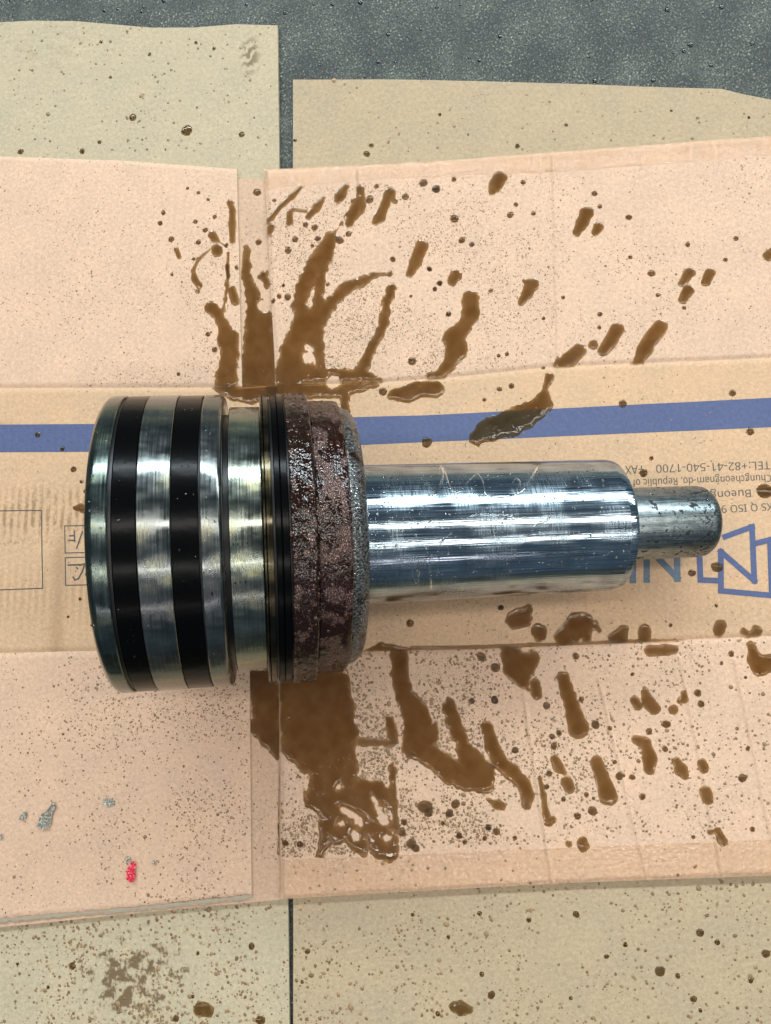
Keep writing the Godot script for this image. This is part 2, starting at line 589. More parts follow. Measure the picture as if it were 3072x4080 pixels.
func sheet_mesh(s: String, thick: float, step: float, fray := 0.0) -> ArrayMesh:
	var width: float = absf(edges[s][0][edges[s][0].size() - 2] - edges[s][0][0]) / 1000.0
	var length: float = (sheet_point(s, 0.5, 1.0) - sheet_point(s, 0.5, 0.0)).length()
	var nx := int(width / step) + 2
	var nz := int(length / step) + 2
	var st := SurfaceTool.new()
	st.begin(Mesh.PRIMITIVE_TRIANGLES)
	var pts := PackedVector3Array()
	for j in nz + 1:
		for i in nx + 1:
			var p := sheet_point(s, float(i) / nx, float(j) / nz)
			if fray > 0.0 and j == nz:
				p.y += fray * ragged.get_noise_2d(p.x * 2.0, 5.0)
			var q := Vector3(p.x, surf(s, p.x, p.y), p.y)
			pts.append(q)
			st.set_uv(p / 0.25)
			st.set_uv2(Vector2(float(i) / nx, float(j) / nz))
			st.add_vertex(q)
	for j in nz:
		for i in nx:
			var a := j * (nx + 1) + i
			for k in [a, a + 1, a + nx + 2, a, a + nx + 2, a + nx + 1]:
				st.add_index(k)
	st.generate_normals()
	var mesh := st.commit()
	# cut edges all round and a flat underside
	var e := SurfaceTool.new()
	e.begin(Mesh.PRIMITIVE_TRIANGLES)
	var ring := []
	for i in nx: ring.append(i)
	for j in nz: ring.append(j * (nx + 1) + nx)
	for i in nx: ring.append(nz * (nx + 1) + nx - i)
	for j in nz: ring.append((nz - j) * (nx + 1))
	var lower: float = tops[s] - thick
	var centre := pts[(nz / 2) * (nx + 1) + nx / 2]
	for i in ring.size():
		var a := pts[ring[i]]
		var b := pts[ring[(i + 1) % ring.size()]]
		var c := Vector3(b.x, lower, b.z)
		var d := Vector3(a.x, lower, a.z)
		var out := Vector3(a.x - centre.x, 0, a.z - centre.z)
		var n := (b - a).cross(Vector3.UP).normalized()
		if n.dot(out) < 0.0: n = -n
		for t in [[a, b, c], [a, c, d]]:
			for q in t:
				e.set_uv(Vector2((q.x + q.z) / 0.25, q.y / 0.25))
			e.set_normal(n)
			tri(e, t[0], t[1], t[2], n)
	e.set_normal(Vector3.DOWN)
	for i in ring.size():
		var a := pts[ring[i]]
		var b := pts[ring[(i + 1) % ring.size()]]
		tri(e, Vector3(a.x, lower, a.z), Vector3(b.x, lower, b.z), Vector3(centre.x, lower, centre.z), Vector3.DOWN)
	e.commit(mesh)
	return mesh


func sheet(called: String, s: String, thick: float, step: float, face: String, edge: String, parent: Node = self, fray := 0.0) -> MeshInstance3D:
	var mesh := sheet_mesh(s, thick, step, fray)
	mesh.surface_set_material(0, mats[face])
	mesh.surface_set_material(1, mats[edge])
	return put(called, mesh, null, parent)


func build_ground() -> void:
	var st := SurfaceTool.new()
	st.begin(Mesh.PRIMITIVE_TRIANGLES)
	st.set_normal(Vector3.UP)
	var c := [Vector3(-6, FLOOR_Y, -6), Vector3(6, FLOOR_Y, -6), Vector3(6, FLOOR_Y, 6), Vector3(-6, FLOOR_Y, 6)]
	for k in [0, 1, 2, 0, 2, 3]:
		st.set_uv(Vector2(c[k].x, c[k].z) / 0.17)
		st.add_vertex(c[k])
	tag(put("floor", st.commit(), mats["floor"]), "dark grey gritty workshop floor showing beyond the cardboard", "floor", "", "structure")
	tag(sheet("cardboard_sheet", "LB", 0.0036, 0.004, "card_left_board", "card_edge"), "beige cardboard sheet on the floor with wavy far edge and brown trodden smears", "cardboard sheet", "beige boards under the carton")
	tag(sheet("cardboard_sheet", "RB", 0.0036, 0.004, "card_right_board", "card_edge"), "clean beige cardboard sheet on the floor, set lower at the top than its neighbour", "cardboard sheet", "beige boards under the carton")


func build_carton() -> void:
	var t := base("flattened_carton")
	tag(t, "flattened pinkish brown carton with blue stripe and print lying over the beige boards", "carton")
	sheet("lower_wall", "LOW", 0.0032, 0.0025, "card_low", "card_edge", t)
	sheet("flap", "TL", 0.0026, 0.0014, "card_pink", "card_edge", t)
	sheet("flap", "TR", 0.0026, 0.0010, "card_pink", "card_edge", t)
	sheet("flap", "BL", 0.0026, 0.0014, "card_pink", "card_edge", t, 0.0012).set_meta("label", "lower left flap with torn pale near edge")
	sheet("flap", "BR", 0.0026, 0.0010, "card_pink", "card_edge", t)
	sheet("middle_panel", "CEN", 0.0026, 0.0014, "card_middle", "card_edge", t)
	tape(t, "TR", [-49,-273.5,61.4,-274.3,158,-278.3,307.8,-283.9,349.4,-285.8], [-47.7,-258.2,39.2,-262.2,157,-262.7,307,-268.9,348.5,-270.6], [[-45.9, 0.8, 3.0], [-43.2, 0.7, 1.4], [-25.5, 0.3, 0.9], [20.8, 0.6, 0.9], [157.6, 0.8, 1.0], [219.9, 0.3, 0.9], [264, 0.3, 1.2]])
	tape(t, "BR", [-30,206.8,148.5,195.3,283.2,187,321.1,184.3], [-29.6,231.2,59.3,224,148,217.2,220.5,212.6,319.7,206.9], [[-28.6, 0.9, 1.4], [-24.9, 0.9, 1.8], [-1.1, 0.35, 1.2], [47.9, 0.7, 1.1], [60.8, 0.6, 1.4], [74.3, 0.8, 1.3], [95.1, 0.3, 2.0], [146.1, 0.7, 1.2], [203.3, 0.8, 1.3], [240.6, 0.3, 2.5], [251.4, 0.9, 1.2], [263.4, 0.5, 4.0]])
	# torn paper along the near edge of the lower left flap
	var st := SurfaceTool.new()
	st.begin(Mesh.PRIMITIVE_TRIANGLES)
	var b: Array = edges["BL"][1]
	for row in 2:
		var prev := []
		for i in 241:
			var u := i / 240.0
			var p := on_line(b, u)
			var k := 0.5 + 0.5 * ragged.get_noise_2d(p.x * 1.4 + row * 3.0, row * 2.0)
			var wd := 0.0006 + 0.0032 * k * (0.35 + 0.65 * smoothstep(0.0, 0.3, u))
			var z0 := p.y - 0.0012 * k - 0.0004 + row * 0.0009
			var y0 := -0.0004 - 0.0009 * row
			var now := [Vector3(p.x, y0 + 0.0006 * k, z0), Vector3(p.x, y0 - 0.0006, z0 + wd)]
			if prev:
				st.set_normal(Vector3(0, 0.9, 0.4).normalized())
				tri(st, prev[0], now[0], now[1], Vector3.UP)
				tri(st, prev[0], now[1], prev[1], Vector3.UP)
			prev = now
	put("torn_paper", st.commit(), mats["card_edge"], t)


func tape(t: Node, s: String, far: Array, near: Array, wrinkles: Array) -> void:
	var st := SurfaceTool.new()
	st.begin(Mesh.PRIMITIVE_TRIANGLES)
	var nx := 420
	var nz := 22
	var x0: float = far[0]
	for j in nz + 1:
		for i in nx + 1:
			var u := float(i) / nx
			var v := float(j) / nz
			var p := on_line(far, u).lerp(on_line(near, u), v)
			var d := minf(p.x - x0 / 1000.0, 1.0)
			var y: float = surf(s, p.x, p.y) + 0.00022 + 0.00022 * (ragged.get_noise_2d(p.x * 2.2, p.y * 0.8) + 0.5 * ragged.get_noise_2d(p.x * 5.0 + 9.0, p.y * 4.0))
			for w in wrinkles:
				var wx: float = w[0] / 1000.0 + 0.003 * ragged.get_noise_2d(p.y * 0.35, w[0])
				var q: float = (p.x - wx) * 1000.0 / w[2]
				if absf(q) < 3.0:
					y += 0.0013 * w[1] * exp(-q * q) * (0.6 + 0.5 * ragged.get_noise_2d(p.y * 0.6, w[0] * 3.0))
			st.set_uv(p / 0.11)
			st.add_vertex(Vector3(p.x, y, p.y))
	for j in nz:
		for i in nx:
			var a := j * (nx + 1) + i
			for k in [a, a + 1, a + nx + 2, a, a + nx + 2, a + nx + 1]:
				st.add_index(k)
	st.generate_normals()
	put("packing_tape", st.commit(), mats["tape"], t)


# ------------------------------------------------------------------ print on the middle panel
func drape(v: Vector3, lift: float) -> Vector3:
	return Vector3(v.x, surf("CEN", v.x, v.z) + lift, v.z)


func stroke_mesh(lines: Array, width: float, lift: float) -> ArrayMesh:      # thick lines of millimetre points lying on the panel
	var st := SurfaceTool.new()
	st.begin(Mesh.PRIMITIVE_TRIANGLES)
	st.set_normal(Vector3.UP)
	var level := 0
	for l in lines:
		for i in l.size() / 2 - 1:
			var a := Vector2(l[2 * i], l[2 * i + 1]) / 1000.0
			var b := Vector2(l[2 * i + 2], l[2 * i + 3]) / 1000.0
			var d := (b - a).normalized()
			a -= d * width * 0.5
			b += d * width * 0.5
			var n := Vector2(-d.y, d.x) * width * 0.5
			var parts := int((b - a).length() / 0.006) + 1
			level += 1
			for k in parts:
				var p := a.lerp(b, float(k) / parts)
				var q := a.lerp(b, float(k + 1) / parts)
				var c := []
				for e in [p + n, q + n, q - n, p - n]:
					c.append(drape(Vector3(e.x, 0, e.y), lift + 0.00002 * level))
				for f in [[0, 1, 2], [0, 2, 3]]:
					if (c[f[1]] - c[f[0]]).cross(c[f[2]] - c[f[0]]).y > 0.0:
						f = [f[0], f[2], f[1]]
					for g in f:
						st.set_uv(Vector2(c[g].x, c[g].z) / 0.25)
						st.add_vertex(c[g])
	return st.commit()


func lettering(parent: Node, words: String, start: Array, end: Array, cap: float, mat: Material) -> void:      # from start to end along the base line, seen upside down
	var tm := TextMesh.new()
	var sf := SystemFont.new()
	sf.font_names = PackedStringArray(["Droid Sans"])
	tm.font = sf
	tm.text = words
	tm.font_size = 64
	tm.pixel_size = 0.001
	tm.depth = 0.0
	tm.curve_step = 1.0
	tm.horizontal_alignment = HORIZONTAL_ALIGNMENT_LEFT
	tm.vertical_alignment = VERTICAL_ALIGNMENT_BOTTOM
	var a := tm.get_mesh_arrays()
	var v: PackedVector3Array = a[Mesh.ARRAY_VERTEX]
	var idx = a[Mesh.ARRAY_INDEX]
	var box := AABB(v[0], Vector3.ZERO)
	for p in v: box = box.expand(p)
	var low := box.position.y
	for ch in ["g", "p", ",", "Q", "y"]:
		if words.contains(ch): low = maxf(low, box.end.y - 0.0475)      # hanging letters reach below the base line
	var s := Vector2(start[0], start[1]) / 1000.0
	var e := Vector2(end[0], end[1]) / 1000.0
	var along := (e - s)
	var up := Vector2(-along.y, along.x).normalized()
	if up.y < 0.0: up = -up
	var st := SurfaceTool.new()
	st.begin(Mesh.PRIMITIVE_TRIANGLES)
	st.set_normal(Vector3.UP)
	var out := PackedVector3Array()
	for p in v:
		var q := s + along * ((p.x - box.position.x) / box.size.x) + up * ((p.y - low) / (box.end.y - low) * cap)
		out.append(drape(Vector3(q.x, 0, q.y), 0.00012))
	for k in (idx.size() if idx != null else v.size()) / 3:
		var t := []
		for c in 3: t.append(out[idx[k * 3 + c] if idx != null else k * 3 + c])
		for q in t: st.set_uv(Vector2(q.x, q.z) / 0.25)
		tri(st, t[0], t[1], t[2], Vector3.UP)
	put("printed_line", st.commit(), mat, parent)


func build_prints() -> void:
	var t := get_node("flattened_carton")
	var st := SurfaceTool.new()
	st.begin(Mesh.PRIMITIVE_TRIANGLES)
	var far := [-293.3,-88.2,-237.8,-87.6,-169.4,-86.9,67.6,-89.4,298,-97.6,338.1,-99.1]
	var near := [-292,-68.2,-236.6,-67.4,-168.6,-66.9,24.4,-69.3,297,-77.5,336.9,-79]
	var nx := 200
	for j in 5:
		for i in nx + 1:
			var p := on_line(far, float(i) / nx).lerp(on_line(near, float(i) / nx), j / 4.0)
			st.set_uv(p / 0.25)
			st.add_vertex(drape(Vector3(p.x, 0, p.y), 0.0001))
	for j in 4:
		for i in nx:
			var a := j * (nx + 1) + i
			for k in [a, a + 1, a + nx + 2, a, a + nx + 2, a + nx + 1]:
				st.add_index(k)
	st.generate_normals()
	put("blue_stripe", st.commit(), mats["ink_blue"], t)
	lettering(t, "TEL:+82-41-540-1700", [294.8,-54.7], [220.8,-53.2], 0.00560, mats["ink_grey"])
	lettering(t, "FAX", [211.6,-52.8], [200.5,-52.4], 0.00560, mats["ink_grey"])
	lettering(t, "Chungcheongnam-do, Republic of", [295.1,-45.4], [204.8,-43], 0.00492, mats["ink_grey"])
	lettering(t, "39, Bueong", [294.6,-36.5], [255.4,-34.6], 0.00519, mats["ink_grey"])
	lettering(t, "KS Q ISO 9001", [294.7,-26.8], [251.5,-24.7], 0.00505, mats["ink_grey"])
	put("emblem", stroke_mesh([[263.7,-4.5,281.2,-10.9,281,24.5], [281,24.5,260.5,5.3,259.4,31,292.7,34.2], [246.7,9.1,246.7,23.9,258.4,24.4], [283.5,-0.1,294.6,-3], [292.2,1.3,291.7,30.4]], 0.0037, 0.0001), mats["ink_blue"], t)
	put("block_letter", stroke_mesh([[212.7,5.7,212.1,23.7], [212.8,1.6,231.8,22.4], [232.3,5.7,231.9,23.1], [203.6,9.7,203.1,24]], 0.0042, 0.0001), mats["ink_teal"], t)
	put("printed_box", stroke_mesh([[-248.3,-25.2,-234.3,-25.4,-203.8,-25.5,-200.2,29.1,-231.2,30.2,-245,30.7]], 0.0007, 0.0001), mats["ink_grey"], t)
	put("printed_box", stroke_mesh([[-162.1,-14.7,-186.4,-14.4,-185.1,4.6,-161.3,4.1]], 0.0007, 0.0001), mats["ink_grey"], t)
	put("printed_box", stroke_mesh([[-161.2,7.3,-184.9,7.9,-183.8,27.1,-160.4,26.6]], 0.0007, 0.0001), mats["ink_grey"], t)
	put("printed_line", stroke_mesh([[-179.4,-10.8,-178.7,-3.8], [-179.2,-7.6,-182.4,-7.4], [-178.8,-4.1,-182.7,-4.3], [-173.4,-10.5,-177,1.3], [-171.4,-7.4,-170.8,1.1], [-171.2,-2.9,-166.8,-3.1]], 0.0010, 0.0001), mats["ink_grey"], t)
	put("printed_line", stroke_mesh([[-182.4,13,-174.7,12.8], [-178.6,21.4,-177.2,23.4,-174.7,22.5,-172.2,17.6,-170.6,12.4], [-176.4,14.8,-175.7,15.5], [-174.1,13.1,-167.9,11.5], [-169.8,19.2,-167.8,23.6]], 0.0011, 0.0001), mats["ink_grey"], t)


# ------------------------------------------------------------------ piston
func at_axis(s: float, r: float, phi: float) -> Vector3:
	return Vector3(axis_x + s - AXIS_S, axis_y + r * cos(phi), r * sin(phi))


func lathe(called: String, prof: Array, mat: Material, segs := 160, swap_uv := false, v_scale := 0.1) -> MeshInstance3D:
	var st := SurfaceTool.new()
	st.begin(Mesh.PRIMITIVE_TRIANGLES)
	var n := prof.size()
	var ns := []
	for i in n - 1:
		ns.append(Vector2(-(prof[i + 1][1] - prof[i][1]), prof[i + 1][0] - prof[i][0]).normalized())
	var run := 0.0
	for i in n - 1:
		var a := Vector2(prof[i][0], prof[i][1]) / 1000.0
		var b := Vector2(prof[i + 1][0], prof[i + 1][1]) / 1000.0
		var na: Vector2 = ns[i]
		var nb: Vector2 = ns[i]
		if i > 0 and ns[i - 1].dot(ns[i]) > 0.84: na = (ns[i - 1] + ns[i]).normalized()
		if i < n - 2 and ns[i + 1].dot(ns[i]) > 0.84: nb = (ns[i + 1] + ns[i]).normalized()
		var run2 := run + (b - a).length() / v_scale
		for k in segs:
			var f0 := PI + TAU * k / segs
			var f1 := PI + TAU * (k + 1) / segs
			var q := [[a, na, f0, run, k], [a, na, f1, run, k + 1], [b, nb, f1, run2, k + 1], [b, nb, f0, run2, k]]
			for f in [0, 2, 1, 0, 3, 2]:
				var e: Array = q[f]
				st.set_normal(Vector3(e[1].x, e[1].y * cos(e[2]), e[1].y * sin(e[2])))
				var uv := Vector2(float(e[4]) / segs, e[3])
				st.set_uv(Vector2(uv.y, uv.x) if swap_uv else uv)
				st.add_vertex(at_axis(e[0].x, e[0].y, e[2]))
		run = run2
	return put(called, st.commit(), mat, piston_root)


func rough_ring(called: String, prof: Array, bump: float, s: int, mat: Material) -> MeshInstance3D:
	var n := FastNoiseLite.new()
	n.seed = s
	n.frequency = 160.0
	n.fractal_octaves = 3
	var st := SurfaceTool.new()
	st.begin(Mesh.PRIMITIVE_TRIANGLES)
	var segs := 420
	var rows := []
	for i in prof.size() - 1:
		var d := Vector2(prof[i + 1][0] - prof[i][0], prof[i + 1][1] - prof[i][1])
		var m := int(maxf(1.0, d.length() / 0.8))
		for k in m: rows.append([lerpf(prof[i][0], prof[i + 1][0], float(k) / m), lerpf(prof[i][1], prof[i + 1][1], float(k) / m)])
	rows.append(prof[prof.size() - 1])
	for j in rows.size():
		for k in segs + 1:
			var phi := PI + TAU * k / segs
			var p := at_axis(rows[j][0] / 1000.0, rows[j][1] / 1000.0, phi)
			var g := n.get_noise_3dv(p) + 0.5 * n.get_noise_3dv(p * 2.3)
			var ends := 0.4 if j == 0 or j == rows.size() - 1 else 1.0
			p = at_axis(rows[j][0] / 1000.0 + bump * 0.6 * n.get_noise_3dv(p * 0.7 + Vector3(9, 9, 9)) * (1.0 if ends < 1.0 else 0.3), rows[j][1] / 1000.0 + bump * g * ends, phi)
			st.set_uv(Vector2(float(k) / segs, float(j) / (rows.size() - 1)))
			st.add_vertex(p)
	for j in rows.size() - 1:
		for k in segs:
			var a := j * (segs + 1) + k
			for i in [a, a + segs + 2, a + 1, a, a + segs + 1, a + segs + 2]:
				st.add_index(i)
	st.generate_normals()
	return put(called, st.commit(), mat, piston_root)


func build_piston() -> void:
	piston_root = base("hydraulic_piston")
	tag(piston_root, "large oily steel hydraulic piston with black rings, rusty end and chrome rod", "piston")
	piston_root.basis = Basis(Vector3(0.974303, -0.219488, -0.050585), Vector3(0.219193, 0.975615, -0.011380), Vector3(0.051850, 0.000000, 0.998655))
	var centre: Vector3 = piston_root.basis.inverse() * Vector3(0, 0.08000, 0)
	axis_x = centre.x
	axis_y = centre.y
	lathe("end_rim", [[-119.8, 0.5], [-119.8, 75.5], [-119.2, 77.4], [-117.4, 80.0], [-116.4, 80.9], [-115.0, 81.4], [-109.2, 81.5], [-108.7, 81.1], [-108.7, 76]], mats["steel_rim"])
	lathe("core", [[-109, 79.8], [-57, 79.8]], mats["gap"])
	lathe("seal_ring", [[-107.2, 78], [-107.2, 80.6], [-106.6, 81.2], [-96.4, 81.3], [-96.1, 81.0], [-96.1, 78]], mats["black"])
	lathe("guide_band", [[-95.9, 78], [-95.9, 81.2], [-95.6, 81.5], [-81.0, 81.5], [-80.7, 81.2], [-80.7, 78]], mats["steel"])
	lathe("seal_ring", [[-80.5, 78], [-80.5, 81.0], [-80.2, 81.3], [-68.3, 81.3], [-68.0, 81.0], [-68.0, 78]], mats["black"])
	lathe("steel_land", [[-67.2, 78], [-67.2, 81.3], [-66.8, 81.6], [-59.2, 81.6], [-58.2, 81.2], [-57.4, 80.2], [-57.0, 78.5], [-57.0, 70]], mats["steel"])
	lathe("groove", [[-57.2, 70.5], [-54.6, 70.5]], mats["gap"])
	lathe("recessed_band", [[-54.6, 68], [-54.6, 74.3], [-54.2, 74.7], [-38.9, 74.7], [-38.5, 74.4], [-38.5, 68]], mats["steel_bright"])
	lathe("retaining_ring", [[-38.3, 70], [-38.3, 81.2], [-38.0, 81.6], [-37.2, 81.6], [-36.9, 80.8], [-36.6, 81.6], [-34.0, 81.6], [-33.7, 81.2], [-33.7, 74]], mats["steel_bronze"])
	lathe("groove", [[-33.9, 79], [-24.8, 79]], mats["gap"])
	lathe("wiper_ring", [[-32.6, 78], [-32.6, 81.2], [-32.2, 81.7], [-30.0, 81.8], [-29.6, 81.3], [-29.2, 81.8], [-26.4, 81.8], [-26.0, 81.4], [-26.0, 78]], mats["black"])
	rough_ring("packing_ring", [[-25.2, 77], [-25.2, 81.8], [-24.4, 82.1], [-14.0, 82.1], [-13.0, 81.6], [-12.6, 77.5]], 0.00055, 5, mats["packing"])
	rough_ring("rusty_ring", [[-13.0, 76], [-12.4, 77.6], [2.6, 77.5], [4.2, 76.8], [4.6, 74.0]], 0.00045, 6, mats["rust"])
	rough_ring("end_collar", [[4.2, 74.0], [5.4, 74.2], [9.0, 73.0], [12.2, 70.5], [13.4, 68.0], [13.6, 40.0]], 0.0003, 8, mats["collar"])
	lathe("chrome_rod", [[13.0, 40.5], [40.0, 40.45], [80.0, 40.4], [120.0, 40.35], [166.5, 40.3]], mats["chrome"], 200, true, 0.155)
	lathe("rod_shoulder", [[166.5, 40.3], [169.5, 40.2], [171.4, 39.6], [172.4, 38.2], [172.8, 36.0], [172.9, 22.0]], mats["chrome"], 160, true, 0.155)
	lathe("pin", [[172.6, 22.4], [229.5, 22.4], [232.5, 21.8], [235.0, 20.2], [236.6, 18.0], [237.2, 15.5], [237.2, 0.2]], mats["pin"], 120, true, 0.082)
	# stamped pits on the recessed band
	for d in [[-52.6, 0.115], [-50.6, 0.115], [-48.5, 0.113], [-46.2, 0.111], [-52.4, 0.365], [-50.2, 0.362], [-47.6, 0.36], [-63.0, 0.395]]:
		var st := SurfaceTool.new()
		st.begin(Mesh.PRIMITIVE_TRIANGLES)
		var r := 0.0817 if d[0] < -60.0 else 0.0748
		var size := 0.0011 if d[0] < -60.0 else 0.0007
		for k in 12:
			var a := TAU * k / 12
			var b := TAU * (k + 1) / 12
			tri(st, at_axis(d[0] / 1000.0, r, d[1]), at_axis(d[0] / 1000.0 + size * 0.6 * cos(a), r, d[1] + size * sin(a) / r), at_axis(d[0] / 1000.0 + size * 0.6 * cos(b), r, d[1] + size * sin(b) / r), Vector3.UP)
		st.generate_normals()
		put("stamped_dot", st.commit(), mats["gap"], piston_root)
	# clear oil running over the rod
	for c in [[64.0,-1.22,62.7,-0.83,57.5,-0.52,50.0,-0.33,44.7,-0.13], [64.3,-1.22,64.1,-0.83,63.8,-0.61,65.2,-0.51,69.4,-0.49,76.7,-0.68,82.6,-0.84], [82.6,-0.84,83.8,-0.66,83.5,-0.46,87.3,-0.37,94.4,-0.36,100.5,-0.40,107.5,-0.52,114.3,-0.74,120.6,-0.99], [43.6,0.21,48.5,0.33,50.0,0.59,53.5,1.04], [62.3,0.11,55.7,0.24,55.2,0.52,54.5,0.77], [39.5,0.32,40.7,0.66,44.6,0.88], [43.2,0.40,44.8,0.85], [51.7,-0.06,55.1,-0.02,57.7,0.07], [46.6,0.04,48.9,-0.02,53.2,-0.07], [100.8,-0.60,104.1,-0.69,104.9,-0.59,102.6,-0.44], [71.5,-0.09,77.3,-0.13,85.8,-0.11,94.4,-0.10,99.9,-0.05,104.4,-0.08], [107.5,0.13,110.6,0.03,115.8,0.00,120.5,-0.08]]:
		var pts := []
		for i in c.size() / 2: pts.append(Vector2(c[2 * i] / 1000.0, c[2 * i + 1]))
		put("oil_trickle", trickle(pts, 0.0007, 0.0403), mats["clear_oil"], piston_root)
	var mm := MultiMesh.new()
	mm.transform_format = MultiMesh.TRANSFORM_3D
	mm.mesh = dome(8, 3, 0.42, true)
	mm.instance_count = 760
	for i in mm.instance_count:
		var s: float
		var phi: float
		var r := 0.0405
		var size := lerpf(0.00025, 0.0009, pow(rng.randf(), 3.0))
		if i < 560:
			s = lerpf(0.016, 0.165, pow(rng.randf(), 1.3))
			phi = rng.randf_range(-0.85, 0.75)
		elif i < 640:
			s = rng.randf_range(0.175, 0.228)
			phi = rng.randf_range(-0.9, 0.9)
			r = 0.0225
		else:
			s = [rng.randf_range(-0.118, -0.110), rng.randf_range(-0.095, -0.082), rng.randf_range(-0.079, -0.069), rng.randf_range(-0.066, -0.060), rng.randf_range(-0.106, -0.098)][i % 5]
			phi = rng.randf_range(-0.9, 0.9)
			r = 0.0816
			size *= 0.8
		var up := Vector3(0, cos(phi), sin(phi))
		mm.set_instance_transform(i, Transform3D(Basis(Vector3.RIGHT, up, Vector3.RIGHT.cross(up)).scaled(Vector3(size, size, size)), at_axis(s, r - 0.00003, phi)))
	var o := MultiMeshInstance3D.new()
	o.name = "oil_beads"
	o.multimesh = mm
	o.material_override = mats["clear_oil"]
	o.set_meta("kind", "stuff")
	piston_root.add_child(o)
	# wet brown blobs hanging on the packing and the rust
	var wm := MultiMesh.new()
	wm.transform_format = MultiMesh.TRANSFORM_3D
	wm.mesh = dome(8, 3, 0.5, false)
	wm.instance_count = 420
	for i in wm.instance_count:
		var s := rng.randf_range(-0.0255, 0.003)
		var phi := rng.randf_range(-1.4, 1.4)
		var r := 0.0820 if s < -0.0128 else 0.0774
		var size := lerpf(0.0003, 0.0013, pow(rng.randf(), 3.0))
		var up := Vector3(0, cos(phi), sin(phi))
		wm.set_instance_transform(i, Transform3D(Basis(Vector3.RIGHT * size, up * size, Vector3.RIGHT.cross(up) * size * rng.randf_range(0.8, 2.2)), at_axis(s, r, phi)))
	o = MultiMeshInstance3D.new()
	o.name = "grease_blobs"
	o.multimesh = wm
	o.material_override = mats["grease"]
	o.set_meta("kind", "stuff")
	piston_root.add_child(o)


func trickle(pts: Array, width: float, r: float) -> ArrayMesh:
	var curve := Curve3D.new()
	for i in pts.size():
		var t := Vector3.ZERO
		if i > 0 and i < pts.size() - 1:
			t = (at_axis(pts[i + 1].x, r, pts[i + 1].y) - at_axis(pts[i - 1].x, r, pts[i - 1].y)) / 6.0
		curve.add_point(at_axis(pts[i].x, r, pts[i].y), -t, t)
	var n := int(curve.get_baked_length() / 0.0008) + 2
	var st := SurfaceTool.new()
	st.begin(Mesh.PRIMITIVE_TRIANGLES)
	for i in n + 1:
		var k := float(i) / n
		var p := curve.sample_baked(k * curve.get_baked_length(), true)
		var q := curve.sample_baked(minf(k + 0.01, 1.0) * curve.get_baked_length(), true) - curve.sample_baked(maxf(k - 0.01, 0.0) * curve.get_baked_length(), true)
		var up := Vector3(0, p.y - axis_y, p.z).normalized()
		p = Vector3(p.x, axis_y, 0) + up * r
		var side := q.cross(up).normalized()
		var w := width * (0.55 + 0.45 * sin(k * PI)) * (1.0 + 0.5 * ragged.get_noise_1d(k * 0.2 + pts[0].x * 50.0))
		for j in 9:
			var a := PI * j / 8.0
			st.add_vertex(p + side * cos(a) * w + up * (sin(a) * w * 0.42 - 0.00004))
	for i in n:
		for j in 8:
			var a := i * 9 + j
			for k in [a, a + 10, a + 1, a, a + 9, a + 10]:
				st.add_index(k)
	st.generate_normals()
	return st.commit()


# ------------------------------------------------------------------ oil
func dome(segs: int, rings: int, height: float, closed: bool) -> ArrayMesh:      # radius 1, standing on y = 0
	var st := SurfaceTool.new()
	st.begin(Mesh.PRIMITIVE_TRIANGLES)
	for j in rings + 1:
		var a := PI / 2.0 * j / rings
		for k in segs:
			st.add_vertex(Vector3(sin(a) * cos(TAU * k / segs), cos(a) * height, sin(a) * sin(TAU * k / segs)))
	for j in rings:
		for k in segs:
			var a := j * segs + k
			var b := j * segs + (k + 1) % segs
			for i in ([a, a + segs, b + segs] if j == 0 else [a, a + segs, b + segs, a, b + segs, b]):
				st.add_index(i)
	if closed:
		for k in range(1, segs - 1):
			for i in [rings * segs, rings * segs + k, rings * segs + k + 1]:
				st.add_index(i)
	st.generate_normals()
	var m := st.commit()
	return m


func field(caps: Array, holes: Array, x: float, z: float) -> float:
	var d := 1.0
	for c in caps:
		var q: float = capsule(c, x, z)
		if q < 0.02:
			var h := maxf(0.0018 - absf(d - q), 0.0) / 0.0018
			d = minf(d, q) - h * h * 0.00045
	for c in holes:
		d = maxf(d, -capsule(c, x, z))
	return d


func capsule(c: Array, x: float, z: float) -> float:
	var px: float = x - c[0]
	var pz: float = z - c[1]
	var bx: float = c[3] - c[0]
	var bz: float = c[4] - c[1]
	var l := bx * bx + bz * bz
	var h := clampf((px * bx + pz * bz) / l, 0.0, 1.0) if l > 1e-12 else 0.0
	var dx := px - bx * h
	var dz := pz - bz * h
	return sqrt(dx * dx + dz * dz) - lerpf(c[2], c[5], h)


func to_capsules(strokes: Array) -> Array:
	var out := []
	for s in strokes:
		var n: int = s.size() / 3
		for i in maxi(n - 1, 1):
			var a := []
			for k in 3: a.append(s[3 * i + k] / 1000.0)
			var j := mini(i + 1, n - 1)
			for k in 3: a.append(s[3 * j + k] / 1000.0)
			out.append(a)
	return out


